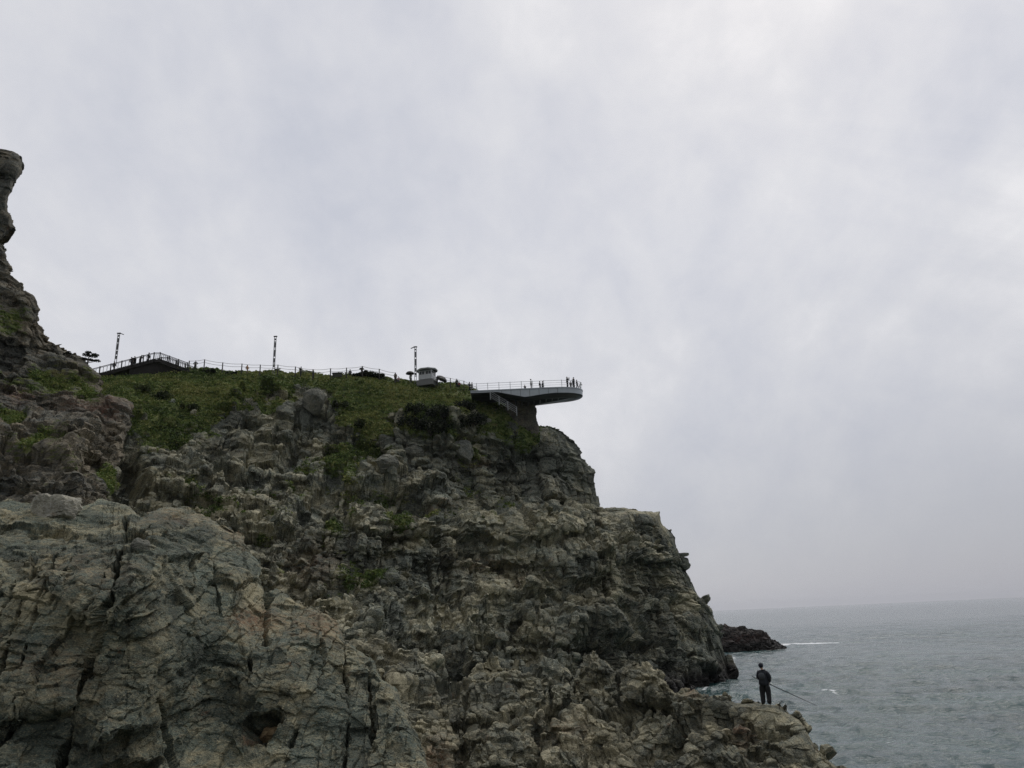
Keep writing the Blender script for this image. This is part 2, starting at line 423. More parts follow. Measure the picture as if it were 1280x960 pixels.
GREY = (.165, .17, .155); TAN = (.235, .205, .15); DARK = (.07, .072, .066); RUST = (.23, .125, .07)
m_head = rock_material('weathered_headland_rock', (.21, .232, .195), (.335, .305, .21), (.078, .084, .07), (.25, .15, .09), 1.0, wet_z=1.0)
m_near = rock_material('lichen_spotted_shore_rock', (.122, .15, .122), (.245, .218, .138), (.058, .068, .054), (.25, .135, .075), 4.2, veg=False, tan_bias=.56)
m_shelf = rock_material('jointed_shore_rock', (.165, .178, .145), (.27, .245, .165), (.062, .066, .052), (.25, .135, .08), 2.6, veg=False, wet_z=.4)
m_crag = rock_material('dark_crag_rock', (.128, .138, .122), (.195, .165, .115), (.05, .05, .046), (.22, .115, .08), 1.2)
m_islet = rock_material('wet_islet_rock', (.06, .058, .055), (.09, .072, .06), (.03, .028, .026), (.11, .05, .04), .8, veg=False, wet_z=1.2)

# ---- headland
HTOP = [(-60, 470), (90, 474), (120, 472), (150, 470), (190, 466), (215, 463), (235, 459), (262, 459), (300, 462), (340, 463), (372, 465), (400, 467),
        (440, 467), (458, 464), (470, 466), (490, 472), (520, 476), (545, 477), (566, 478), (585, 483), (600, 489), (622, 500), (640, 508), (648, 517), (662, 528), (686, 531),
        (704, 539), (717, 553), (730, 570), (741, 588), (743, 601), (745, 618), (748, 633), (760, 637), (785, 634), (800, 637), (825, 639), (831, 655),
        (846, 672), (852, 684), (857, 706), (869, 722), (878, 742), (888, 757), (896, 776), (904, 795), (908, 812), (914, 831), (918, 842)]
HBOT = [(-60, 700), (200, 760), (330, 850), (600, 900), (780, 890), (850, 872), (918, 850)]
HD = [(-60, 470, 92), (120, 472, 106), (200, 466, 111), (300, 462, 116), (400, 467, 117), (460, 465, 116), (540, 477, 117), (600, 489, 117), (660, 527, 116),
      (700, 540, 117), (733, 590, 116), (745, 634, 114), (800, 637, 111), (826, 639, 112), (852, 690, 113), (878, 742, 113), (904, 795, 113), (914, 831, 110),
      (850, 848, 97), (880, 830, 103), (780, 860, 93), (800, 790, 96), (860, 780, 105), (830, 700, 107), (760, 660, 104), (700, 660, 101), (640, 660, 98),
      (700, 620, 107), (640, 600, 107), (580, 560, 106), (500, 560, 103), (540, 520, 108), (400, 500, 109), (300, 500, 106), (200, 500, 103), (150, 490, 100),
      (400, 560, 101), (300, 560, 98), (200, 570, 92), (160, 600, 84), (100, 620, 76), (-60, 620, 72), (250, 620, 86), (350, 640, 85), (450, 640, 88), (550, 640, 94),
      (600, 660, 97), (600, 720, 92), (500, 720, 87), (400, 720, 82), (330, 720, 77), (700, 740, 95), (640, 790, 87), (560, 800, 83), (480, 790, 78),
      (420, 790, 74), (330, 850, 66), (600, 900, 76), (200, 760, 66), (-60, 700, 66), (720, 800, 89), (780, 840, 92)]
def head_veg(px, py, p, onf):
    lo = np.interp(px, [60, 130, 170, 200, 260, 300, 350, 380, 400, 440, 480, 520, 560, 610, 640, 665, 700],
                   [520, 525, 545, 555, 545, 520, 508, 478, 478, 560, 572, 545, 535, 545, 545, 535, 520])
    nz = fbm(p/3.5, 500, 5, .6); n2 = fbm(p/11, 505, 3)
    m = .5+(lo+6-py)/58 + nz*.95
    m = m-.75*sst(.2, .45, fbm(p/2.6, 507, 2))*sst(478, 500, py)
    m = np.where(px > 705, -1, m)
    # boulders standing out of the scrub
    for x, y, r in ((392, 505, 22), (318, 545, 34), (375, 552, 26), (500, 560, 26), (428, 546, 14), (470, 585, 24), (560, 560, 22)):
        m = m - 1.0*np.exp(-((px-x)/r)**2-((py-y)/(r*.62))**2)
    for x, y, rx, ry, g in ((430, 570, 45, 30, .75), (500, 650, 60, 22, .5), (430, 690, 70, 40, .42), (590, 600, 50, 20, .45), (230, 600, 50, 40, .4), (360, 610, 60, 20, .5),
                            (480, 720, 40, 30, .55), (450, 660, 50, 20, .5), (545, 640, 60, 14, .6), (410, 730, 40, 24, .45), (280, 640, 50, 20, .4), (600, 560, 40, 25, .5), (340, 660, 40, 30, .35), (640, 560, 30, 30, .55)):
        m = np.maximum(m, g*np.exp(-((px-x)/rx)**2-((py-y)/ry)**2)+nz*.55+n2*.15)
    m = np.maximum(m, .4*np.exp(-((px-470)/170)**2-((py-640)/85)**2)+nz*.6+n2*.1)
    m = np.where(onf < .5, np.where(px < 650, 1., -1), m)
    return np.clip(m, 0, 1)
octs_head = [(12, 2.2, (1, 1, .8), (8, 10, 25), .1, .15), ('B', 5.2, 4.6, 1.6, 15, (.10, -.05), .12, .35, .45, 0), ('B', 3.8, 1.5, .95, 12, (.05, 0), .12, .5, .45, 1), ('B', 1.3, 2.9, .85, 20, (.16, -.05), .22, .45, .45, -1),
             (4.2, .4, (1.1, 1.1, .8), (5, -9, 40), .3, .2), ('B', .85, .7, .27, 8, (.12, 0), .12, .4, .3, 0), (1.3, .1, (1.1, 1.0, .8), (8, 6, 0), .3, .15), (.5, .07, (1, 1, .8), (0, 0, 0), .4, .1)]
head = sheet('headland_hill', HTOP, HBOT, HD, 1500, 620, octs_head, 3, m_head, split=4, thin=.5, edge_keep=.36, edge_band=26, edge_in=1.5, calmz=[(826, 640, 18, 16, .75), (790, 636, 40, 10, .6), (690, 530, 30, 10, .6), (842, 664, 16, 14, .8), (695, 585, 40, 40, .3)], back=45, drop=2, lat=6, D=14, RO=3.2, veg=head_veg, strata=(2.3, .22, (.16, -.1)), smooth_veg=.22,
             tone=[(685, 585, 70, 55, -.55), (600, 590, 60, 40, -.12), (560, 530, 90, 30, -.1), (720, 660, 110, 25, .22), (620, 700, 70, 35, .2), (500, 780, 90, 50, .12), (860, 770, 50, 90, -.22), (780, 815, 90, 35, -.28), (330, 560, 60, 30, .12), (290, 640, 90, 50, .22)],  # regional rock tone; patch by the left ledges lightened against their shade
             ledges=[([(560, 645), (640, 648), (690, 640), (760, 640)], 4.5, 3), ([(430, 640), (520, 632), (640, 655)], 2.5, 3), ([(640, 692), (740, 686), (860, 676)], 2.5, 3),
                     ([(440, 598), (520, 590), (620, 602)], 2.2, 3), ([(600, 745), (700, 752), (800, 742), (880, 745)], 2.0, 4), ([(480, 800), (560, 770), (640, 740)], 2.2, 4),
                     ([(230, 600), (330, 590), (430, 598)], 2, 4), ([(700, 790), (800, 770), (850, 800)], 3, 4)],
             cracks=[([(556, 670), (549, 715), (538, 760)], 1.4, 1.2), ([(485, 735), (482, 790)], 3.5, 1.6), ([(700, 690), (699, 740)], 1.5, 1.1), ([(612, 745), (600, 785)], 1.4, 1.0), ([(410, 690), (412, 730)], 2.6, 1.2),
                     ([(745, 640), (745, 685)], 1.5, 1.1), ([(796, 642), (798, 685)], 1.4, 1.0), ([(516, 565), (514, 595)], 1.6, 1.), ([(575, 565), (577, 600)], 1.6, 1.), ([(640, 752), (700, 744), (790, 748)], 1.3, .9), ([(610, 812), (680, 778)], 1.4, .9)],
             holes=[(738, 822, 22, 34, 0, 5), (800, 800, 40, 9, -8, 2.5), (672, 745, 7, 6, 0, 2.5), (645, 782, 11, 9, 0, 2.5), (572, 852, 26, 16, -10, 3), (165, 590, 16, 34, 0, 5), (760, 812, 60, 14, 0, 1.5),
                    (838, 835, 14, 20, 0, 1.5)],
             rust=[(540, 632, 22, 5, .8), (600, 573, 14, 5, .8), (640, 730, 30, 12, .45), (390, 700, 40, 30, .4), (305, 500, 10, 4, .6), (600, 705, 30, 8, .5)])
# ---- crag and pinnacle on the left
EEDGE = [(181, -30), (184, 4), (188, 16), (192, 24), (205, 26), (213, 26), (226, 21), (240, 19), (247, 14), (262, 13), (268, 18), (285, 19), (297, 10), (303, 3), (312, 12), (330, 15), (346, 20),
         (360, 28), (370, 45), (386, 48), (406, 47), (413, 56), (425, 59), (430, 75), (440, 78), (447, 98), (470, 116), (490, 132), (510, 160), (532, 164), (560, 158), (590, 150),
         (620, 146), (690, 140)]
ED = [(-150, 181, 80), (0, 185, 75), (20, 250, 74), (10, 300, 74.5), (40, 385, 72), (75, 432, 73), (100, 450, 73), (0, 400, 68), (-150, 400, 70), (60, 470, 70), (0, 470, 66), (130, 490, 70),
      (160, 520, 65), (150, 600, 60), (90, 540, 60), (0, 540, 57), (0, 620, 48), (90, 620, 50), (-150, 600, 50), (150, 690, 52), (0, 690, 42), (-150, 690, 42)]
def crag_veg(px, py, p, onf):
    nz = fbm(p/3, 520, 5, .6)
    m = .15*np.ones(len(p))
    for x, y, rx, ry, g in ((60, 480, 60, 22, .75), (110, 500, 40, 16, .6), (10, 520, 25, 12, .8), (60, 560, 60, 30, .55), (140, 590, 24, 40, .6), (20, 640, 60, 20, .5), (15, 400, 20, 30, .5)):
        m = np.maximum(m, g*np.exp(-((px-x)/rx)**2-((py-y)/ry)**2))
    return np.clip(m+nz*.55, 0, 1)*np.where(py < 330, .2, 1)*onf
octs_crag = [(8, 1.5, (1, 1, .75), (10, 5, 15), .15, .2), ('B', 3.0, 3.6, .9, 40, (.2, .1), .1, .35, .2, 0), ('B', 1.1, 1.9, .55, 35, (.25, .1), .2, .35, .25, 0), (3.4, .6, (1.1, 1.1, .7), (0, 12, 40), .3, .3), ('B', .5, .6, .2, 20, (.2, .1), .2, .3, .2, 0),
             (.8, .14, (1, 1, 1.3), (25, 10, 0), .3, .2), (.33, .06, (1, 1, 1), (0, 0, 0), .3, .1)]
crag = sheet('crag_hill', EEDGE, -170, ED, 900, 300, octs_crag, 21, m_crag, transposed=True, back=16, drop=1, lat=19, D=10, RO=2.2, veg=crag_veg, smooth_veg=.4, jit=2.0, edge_in=3, calmz=[(14, 235, 40, 75, .65)], amp=.8,
             strata=(1.3, .2, (.12, -.1)),
             ledges=[([(-20, 535), (60, 520), (165, 500)], 2, 3), ([(0, 600), (70, 590), (150, 600)], 1.8, 3), ([(-20, 462), (60, 456), (110, 466)], 1.8, 3)],
             holes=[(8, 575, 12, 26, 0, 3), (16, 262, 5, 10, 0, 1.5)], rust=[(128, 515, 22, 12, 1.0), (20, 495, 16, 12, .6), (110, 510, 40, 10, .6)])
# ---- shore rocks on the left, close by
AEDGE = [(-170, 640), (-20, 640), (10, 622), (40, 628), (60, 634), (100, 640), (125, 624), (160, 640), (172, 656), (200, 640), (228, 640), (262, 646), (285, 660), (305, 668), (330, 700), (338, 742), (352, 732), (372, 745), (400, 760), (424, 776),
         (440, 800), (462, 822), (476, 850), (492, 872), (505, 905), (520, 945), (545, 1010)]
AD = [(-170, 640, 22), (0, 630, 23), (100, 640, 24.5), (160, 650, 24), (230, 640, 26), (300, 670, 25), (338, 742, 23), (400, 760, 22.5), (430, 790, 22), (476, 850, 20), (510, 920, 17.5), (545, 1010, 15),
      (0, 700, 18.6), (100, 690, 19), (180, 690, 19), (200, 760, 17.6), (230, 790, 18.0), (300, 740, 20.5), (320, 820, 19.0), (0, 800, 16.6), (100, 800, 16.8),
      (200, 840, 17.0), (268, 740, 20.8), (268, 850, 18.9), (268, 950, 17.4), (228, 850, 17.4), (310, 850, 18.4), (0, 880, 15.8), (100, 880, 16.0), (60, 930, 15.6), (180, 960, 15.8), (-170, 800, 16.5), (-170, 1010, 14), (0, 1010, 13.5), (250, 1010, 15), (400, 900, 18), (400, 1010, 15.2), (330, 960, 16.5), (430, 860, 19.5), (380, 800, 20)]
octs_near = [(3.4, .16, (1, 1, .8), (10, -8, 30), .1, .1), ('B', 1.4, 2.1, .17, 10, (.22, -.25), .28, .35, .35, 0), ('B', .5, .95, .085, 14, (.22, -.3), .3, .4, .35, 0), (1.3, .04, (1.1, 1.1, 1.0), (14, -14, 20), .2, .2), ('B', .2, .3, .04, 10, (.2, -.3), .3, .35, .35, 0),
             (.3, .022, (.9, .9, 1.6), (12, -12, 0), .4, .2), (.13, .018, (.8, .8, 1.4), (10, -10, 40), .4, .15), (.07, .011, (1, 1, 1.4), (0, 0, 0), .3, .1)]
near = sheet('shore_terrain', AEDGE, 1010, AD, 900, 560, octs_near, 41, m_near, back=9, drop=4, lat=4, D=12, RO=.45, edge_keep=.8, strata=(.45, .05, (.20, -.2)), jit=3.2, split=3, thin=.5,
             tone=[(268, 820, 24, 110, -.3), (60, 940, 120, 40, -.2), (380, 770, 60, 25, .3), (70, 640, 80, 30, .2), (100, 790, 110, 60, .12), (470, 900, 25, 90, -.1)],  # rock tone patches; gully and overhang foot have their shade painted in
             ledges=[([(-20, 692), (60, 690), (160, 676)], .9, 3), ([(-20, 902), (60, 890), (110, 880)], -.6, 3), ([(100, 946), (150, 922), (215, 905)], -.9, 4), ([(225, 650), (262, 660), (320, 690)], .5, 3)],
             cracks=[([(158, 655), (150, 700), (132, 770), (108, 840), (90, 890), (76, 960)], 2.6, .8), ([(46, 700), (30, 760), (8, 850)], 1.6, .3), ([(18, 740), (2, 790)], 3.2, .6),
                     ([(208, 870), (216, 900), (222, 960)], 3, .6), ([(240, 700), (238, 740)], 1.3, .25), ([(318, 790), (305, 850)], 1.4, .3), ([(95, 690), (82, 720)], 1.6, .3), ([(0, 935), (20, 912), (90, 896)], 2.4, .5),
                     ([(120, 864), (116, 884)], 1.2, .2), ([(336, 700), (338, 790)], 3, .4), ([(430, 800), (436, 900), (430, 960)], 2.2, .3), ([(462, 830), (466, 940)], 2.4, .35), ([(400, 790), (404, 840)], 1.6, .25),
                     ([(372, 905), (360, 935)], 1.5, .3), ([(70, 692), (52, 760), (20, 880), (0, 930)], 1.2, .3), ([(130, 720), (112, 790)], 1., .2), ([(-20, 760), (60, 742), (150, 735)], 1.0, .15), ([(0, 850), (90, 836), (200, 838)], 1.1, .2), ([(260, 690), (274, 760)], 1.5, .2), ([(290, 845), (300, 880)], 1.4, .2)],
             holes=[(328, 906, 27, 17, -42, .95), (172, 672, 15, 10, 10, 1.2), (150, 958, 62, 13, -12, 1.2), (60, 672, 30, 8, 0, .3)],
             rust=[(320, 655, 34, 18, .8), (325, 765, 34, 12, .8), (110, 720, 60, 30, .25), (60, 840, 60, 30, .25), (310, 920, 10, 10, .8), (410, 780, 60, 22, .5), (220, 650, 40, 8, .4)])
# ---- rock shelf that runs out to the angler
DEDGE = [(330, 845), (430, 806), (480, 802), (520, 812), (540, 838), (556, 850), (584, 852), (598, 832), (640, 830), (676, 842), (704, 852), (716, 836), (728, 819), (742, 815), (760, 827), (772, 844), (786, 833), (804, 829), (824, 838),
         (838, 858), (852, 868), (868, 862), (880, 866), (905, 868), (922, 877), (940, 877), (955, 879), (970, 879), (985, 885), (1000, 896), (1013, 914), (1031, 936), (1053, 960), (1085, 1010)]
DD = [(330, 845, 38), (430, 806, 41), (520, 812, 44), (570, 850, 41), (600, 832, 42), (680, 842, 42), (742, 815, 42), (804, 829, 40), (852, 868, 37), (905, 870, 36), (955, 882, 34.3), (1000, 899, 33.6), (1052, 962, 31),
      (1085, 1010, 29), (960, 905, 33.3), (900, 905, 34.4), (980, 960, 31.3), (960, 1010, 29), (850, 905, 35), (800, 880, 38), (740, 870, 39.5), (850, 960, 33), (740, 960, 35), (740, 1010, 33), (640, 960, 35),
      (560, 960, 34.5), (500, 960, 33), (500, 1010, 31), (640, 1010, 33), (600, 890, 38.5), (500, 880, 38), (680, 890, 38.5), (330, 1010, 31)]
octs_shelf = [(4.5, .8, (1, 1, .8), (10, 8, 30), .2, .15), ('B', 2.4, 1.5, .62, 12, (.12, 0), .16, .45, .4, 0), ('B', 1.0, .75, .32, 14, (.15, 0), .2, .45, .4, 0), (1.9, .18, (1.2, 1.2, .7), (8, -16, 20), .4, .3), ('B', .4, .36, .11, 10, (.15, 0), .1, .35, .3, 0),
             (.5, .05, (1.1, 1.1, .7), (12, -12, 0), .4, .2), (.2, .03, (1, 1, 1), (10, -10, 40), .3, .1), (.1, .014, (1, 1, 1), (0, 0, 0), .3, .05)]
shelf = sheet('shelf_terrain', DEDGE, 1015, DD, 1250, 440, octs_shelf, 57, m_shelf, back=7, drop=6.5, lat=0, D=16, RO=1.3, jit=2.2, thin=.6, edge_keep=.36, edge_in=0.5, calmz=[(958, 882, 34, 12, .85), (1006, 905, 26, 26, .75)],
              ledges=[([(880, 905), (940, 900), (1010, 915)], .8, 3), ([(600, 900), (700, 905), (800, 890)], 1.0, 3), ([(640, 950), (760, 945), (900, 940)], .8, 3)],
              cracks=[([(585, 862), (580, 900), (584, 960)], 3.2, .8), ([(690, 866), (686, 915)], 2.2, .6), ([(772, 846), (780, 905)], 1.6, .6), ([(851, 872), (848, 915)], 1.3, .5), ([(897, 882), (905, 920)], 1.2, .4)],
              holes=[(690, 905, 18, 16, 0, 1), (560, 856, 26, 12, 0, 1.5), (945, 940, 16, 8, 0, .5), (640, 905, 12, 10, 0, .8)],
              rust=[(545, 945, 22, 22, .75), (925, 910, 14, 14, .6), (865, 868, 10, 8, .5), (700, 930, 40, 16, .3)])
# ---- broken ground that fills the gully between the near rocks and the headland
def gully():
    nY, nR = 330, 300
    Yg, Rg = np.meshgrid(np.geomspace(25.5, 72, nY), np.linspace(-1.25, -.19, nR), indexing='ij')
    sl = np.interp(Rg, [-1.25, -.68, -.5, -.34, -.27, -.2, -.19], [.17, .15, .12, .03, -.09, -.27, -.3])
    z = 7.2+sl*Yg
    z = np.where(Yg < 29, z-(29-Yg)*1.2, z)
    p = np.stack([Rg*Yg, Yg, z], -1).reshape(-1, 3).astype(f32); d = np.zeros(len(p), f32); tn = np.full(len(p), .5, f32)
    for k, (L, a_) in enumerate(((5, 1.1), (2.2, .6), (.9, .25))):
        v_, r1 = blocks(p/L*np.array([1, 1, 1.3], f32)+k*7, 700+k, .4); d += a_*v_; tn += .25*(r1-.5)
    p[:, 2] += d+.3*fbm(p/3, 720, 3)
    idx = np.arange(nY*nR).reshape(nY, nR); fa = np.stack([idx[:-1, :-1], idx[:-1, 1:], idx[1:, 1:], idx[1:, :-1]], -1).reshape(-1, 4)
    o = from_np('gully_terrain', p, fa, m_crag, {'tint': np.clip(tn, 0, 1), 'veg': np.clip(.2+.8*fbm(p/4, 730, 4), 0, 1), 'rust': d*0}); o['kind'] = 'structure'
gully()
for s_ in (head, crag, near, shelf):
    GROUND.append(BVHTree.FromPolygons([tuple(q) for q in s_[1].tolist()], s_[2].tolist(), all_triangles=False))
for s_ in (head, crag, near, shelf): s_[0]['kind'] = 'structure'
HB, CB, NB, SB = GROUND
def ground(x, y, bvh=HB, z=90.):
    h = bvh.ray_cast(Vector((x, y, z)), Vector((0, 0, -1)))
    return h[0].z if h[0] else None
def stand(px, py, Y, bvh=HB, sink=0.):
    q = P(px, py, Y); g = ground(q.x, q.y, bvh)
    if g is not None: q.z = g - sink
    return q
def on_face(px, py, bvh):
    d = Vector(at(px, py, 1.))-Vector(EYE); d.normalize()
    h = bvh.ray_cast(Vector(EYE), d); return h[0], h[1]

# ---- islet beyond the point
def islet():
    c = P(925, 806, 186); n, mrow = 260, 130
    th = np.linspace(0, 2*np.pi, n, endpoint=False); rr = np.linspace(0, 1, mrow)
    T, Rr = np.meshgrid(th, rr, indexing='ij')
    X = np.cos(T)*Rr; Yy = np.sin(T)*Rr
    x = X*13.5; y = Yy*7
    prof = np.interp(X*12.5, [-12.5, -9, -6, -2, 2, 5, 8, 10, 12.5], [2.2, 4.0, 4.8, 5.2, 5.0, 4.2, 3.4, 1.8, -.3])
    z = prof*(1-np.abs(Rr)**3.2) - 1.5*Rr**3
    p = np.stack([x, y, z], -1).reshape(-1, 3).astype(f32)
    nn = p*np.array([.2, .5, .8], f32); nn /= np.linalg.norm(nn, axis=1, keepdims=True)+1e-6
    d = 0; tint = np.full(len(p), .5, f32)
    for L, a, s_ in ((4.5, 1.2, 1), (2, .8, 2), (.9, .35, 3)):
        f1, f2, h, rel, _a, _b = vor(p/L*np.array([1, 1, 1.5], f32)+3, 70+s_); d = d+a*((u01(h*np.uint32(2654435761))-.5)+rel[:, 0]*.7*(u01(h*np.uint32(69069))-.5)-.3*np.clip(1-(f2-f1)/.12, 0, 1)); tint += .25*(u01(h*np.uint32(40503))-.5)
    p = p+nn*np.asarray(d)[:, None]
    idx = np.arange(n*mrow).reshape(n, mrow); nx = np.roll(idx, -1, 0)
    fa = np.stack([idx[:, :-1], idx[:, 1:], nx[:, 1:], nx[:, :-1]], -1).reshape(-1, 4)
    o = from_np('rock_islet', p, fa, m_islet, {'tint': np.clip(tint, 0, 1), 'veg': tint*0, 'rust': .8*np.exp(-((p[:, 0]-1)/4)**2)*(p[:, 2] < 3.5)})
    o.location = (c.x-.2, c.y, 0); o.rotation_euler = (0, 0, R(-8))
    tag(o, 'low dark wet rock islet in the sea beyond the foot of the headland', 'islet')
islet()

# ------------------------------------------------------------------ boulders that could be lifted away
def boulder(px, py, bvh, size, col, label, seed, group=None, sink=.3, rz=0):
    h, nrm = on_face(px, py, bvh)
    if h is None: return
    bm = bmesh.new(); bmesh.ops.create_icosphere(bm, subdivisions=5, radius=1)
    v = np.array([q.co[:] for q in bm.verts], f32)
    rs = np.random.default_rng(seed); 
    out = np.full(len(v), 9., f32)
    for _ in range(11):                                   # plane cuts give flat faces and edges
        n = rs.normal(size=3); n /= np.linalg.norm(n); dd = rs.uniform(.5, .85); c = v@n.astype(f32)
        out = np.minimum(out, np.where(c > .05, dd/np.maximum(c, .05), 9.))
    out = np.minimum(out, 1.05)
    v = v*out[:, None]; bl, _ = blocks((v*2.6+seed).astype(f32), seed+50, .4); v += v*(bl*.10+fbm(v*9+seed, seed+3, 3)*.04)[:, None]
    v = v*np.array(size, f32)
    for q, c in zip(bm.verts, v): q.co = c
    me = bpy.data.meshes.new('boulder'); bm.to_mesh(me); bm.free()
    for a_, val in (('tint', .5), ('veg', 0.), ('rust', 0.)):
        at_ = me.attributes.new(a_, 'FLOAT', 'POINT'); at_.data.foreach_set('value', np.full(len(v), val, f32)+ (fbm(v/max(size)*1.5, seed+9, 3)*.4).astype(f32)*(a_ == 'tint'))
    o = link('boulder', me, col); o.location = h + nrm*(size[2]*(.35-sink)); o.rotation_euler = (rs.uniform(-.25, .25), rs.uniform(-.25, .25), rz)
    return tag(o, label, 'boulder', group)
m_pale = rock_material('pale_boulder_rock', (.42, .40, .33), (.5, .47, .37), (.24, .225, .18), (.3, .2, .12), 3., veg=False)
m_orange = rock_material('rusty_boulder_rock', (.42, .28, .16), (.5, .36, .2), (.25, .16, .1), (.45, .24, .12), 8., veg=False)
m_slab = rock_material('grey_boulder_rock', (.18, .195, .178), (.25, .24, .19), (.08, .085, .076), (.2, .13, .09), 1.3, veg=False)
boulder(68, 640, NB, (.7, .6, .62), m_pale, 'large pale cream boulder on top of the near rocks, below the crag', 1, rz=.4)
boulder(338, 916, NB, (.34, .3, .27), m_orange, 'orange tan stone lying inside the dark hollow of the near rock', 2)
boulder(178, 684, NB, (.26, .26, .24), m_slab, 'small rounded grey stone under the dark notch at the top of the long crack', 3)
boulder(393, 508, HB, (2.1, 1.6, 2.4), m_slab, 'tall grey boulder standing out of the scrub near the ridge', 5)
boulder(376, 507, HB, (1.1, 1.0, 1.6), m_slab, 'narrow dark grey boulder close against the tall one in the scrub', 6)
boulder(508, 566, HB, (2.4, 1.8, 1.6), m_slab, 'broad squarish grey boulder at the lower edge of the dark shrubs', 7, rz=.2)
boulder(484, 583, HB, (1.7, 1.3, 1.4), m_slab, 'rounded grey boulder stepping down below the broad squarish one', 8)
boulder(578, 566, HB, (1.6, 1.3, 2.0), m_slab, 'upright grey boulder below the right end of the dark shrubs', 9)

# ------------------------------------------------------------------ plants
m_scrub = leaf_material('scrub_leaves', (.05, .08, .024), (.14, .20, .05), (.29, .29, .10))
m_dark = leaf_material('dark_evergreen_leaves', (.010, .015, .010), (.02, .028, .016), (.04, .048, .022))
m_mid = leaf_material('green_shrub_leaves', (.025, .036, .016), (.055, .075, .026), (.10, .115, .04))
m_wood = mat('dark_bark', (.05, .038, .028))
def leaves(centres, radii, per, size, rs, tint0, tints=.25, flat=.75):
    n = len(centres); k = n*per
    c = np.repeat(centres, per, 0); r = np.repeat(radii, per)
    d = rs.normal(size=(k, 3)); d /= np.linalg.norm(d, axis=1, keepdims=True); d *= (rs.uniform(.15, 1, k)**.5)[:, None]
    d[:, 2] = np.abs(d[:, 2])*flat if flat < 1 else d[:, 2]
    c = c+d*r[:, None]
    a = rs.normal(size=(k, 3)); a /= np.linalg.norm(a, axis=1, keepdims=True)
    b = np.cross(a, rs.normal(size=(k, 3))); b /= np.linalg.norm(b, axis=1, keepdims=True)
    s = (size*rs.uniform(.6, 1.4, k))[:, None] if np.isscalar(size) else (np.repeat(size, per)*rs.uniform(.6, 1.4, k))[:, None]
    v = np.stack([c-a*s, c+b*s*.6, c+a*s, c-b*s*.6], 1).reshape(-1, 3)
    t = np.clip(np.repeat(tint0, per)+rs.normal(size=k)*tints*.5, 0, 1)
    return v, np.arange(k*4).reshape(-1, 4), np.repeat(t, 4)
def ground_cover():
    v, f, vm, px, py, onf = head[1], head[2], head[3], head[4], head[5], head[6]
    a = v[f[:, 0]]; b = v[f[:, 1]]; c = v[f[:, 2]]; d = v[f[:, 3]]
    ar = (np.linalg.norm(np.cross(b-a, c-a), axis=1)+np.linalg.norm(np.cross(c-a, d-a), axis=1))/2
    w = ar*sst(.42, .7, vm[f[:, 0]])*np.where(onf[f[:, 0]] > .5, 1, np.where((v[f[:, 0]][:, 1] < 121), .6, .0))
    rs = np.random.default_rng(5); n = 15000
    pick = rs.choice(len(f), n, p=w/w.sum()); ctr = (a+c)[pick]/2
    cl = fbm((ctr/6).astype(f32), 900, 4)*.5+.45
    keep = np.ones(n, bool); rad = rs.uniform(.2, .55, n)*(1+.6*np.clip(cl-.4, 0, 1))
    big = rs.random(n) < .07; rad = np.where(big, rad*2.1, rad); cl = np.where(big, cl+rs.normal(size=n)*.3, cl)
    near_path = (ctr[:, 1] > 114.5); rad = np.where(near_path, rad*.5, rad)
    vv, ff, tt = leaves(ctr, rad, 16, .13, rs, np.clip(.5+(cl-.45)*1.7+rs.normal(size=n)*.2, 0, 1))
    o = from_np('scrub_ground_cover', vv, ff, m_scrub, {'tint': tt}); o['kind'] = 'stuff'
    v, f, vm = crag[1], crag[2], crag[3]
    a = v[f[:, 0]]; b = v[f[:, 1]]; c = v[f[:, 2]]
    w = np.linalg.norm(np.cross(b-a, c-a), axis=1)*sst(.55, .8, vm[f[:, 0]]); n = 1800
    pick = rs.choice(len(f), n, p=w/w.sum()); ctr = (a+c)[pick]/2
    vv, ff, tt = leaves(ctr, rs.uniform(.15, .4, n), 14, .09, rs, rs.uniform(.2, .9, n))
    o = from_np('crag_ground_cover', vv, ff, m_scrub, {'tint': tt}); o['kind'] = 'stuff'
ground_cover()
def shrub(px, py, Y, w, h, label, seed, bvh=HB, name='evergreen_shrub', cat='shrub', group=None, leafmat=None, at_face=True):
    rs = np.random.default_rng(seed)
    if at_face:
        q, _ = on_face(px, py, bvh)
        if q is None: return
        q = q.copy()
    else: q = stand(px, py, Y, bvh)
    o = empty(name, q, label, cat, group)
    n = 12; ctr = np.c_[rs.uniform(-.75, .75, n)*w/2, rs.uniform(-.6, .6, n)*w/2, rs.uniform(.12, .7, n)*h]
    ctr[:, 2] *= 1-.5*(np.abs(ctr[:, 0])/(w/2))
    vv, ff, tt = leaves(ctr, rs.uniform(.22, .38, n)*min(w, h*1.3), 120, .15, rs, rs.uniform(.1, .8, n), .3, flat=1.)
    c = from_np('foliage', vv, ff, leafmat or m_dark, {'tint': tt}); c.parent = o
    b = MB()
    for k in range(5):
        e = ctr[k]; b.bar((0, 0, -.5), (e[0]*.5, e[1]*.5, e[2]*.6), .12, n=5, taper=.7).bar((e[0]*.5, e[1]*.5, e[2]*.6), e, .08, n=5, taper=.4)
    b.build('stems', m_wood, o); return o
DG = 'dark shrubs on the upper slope'
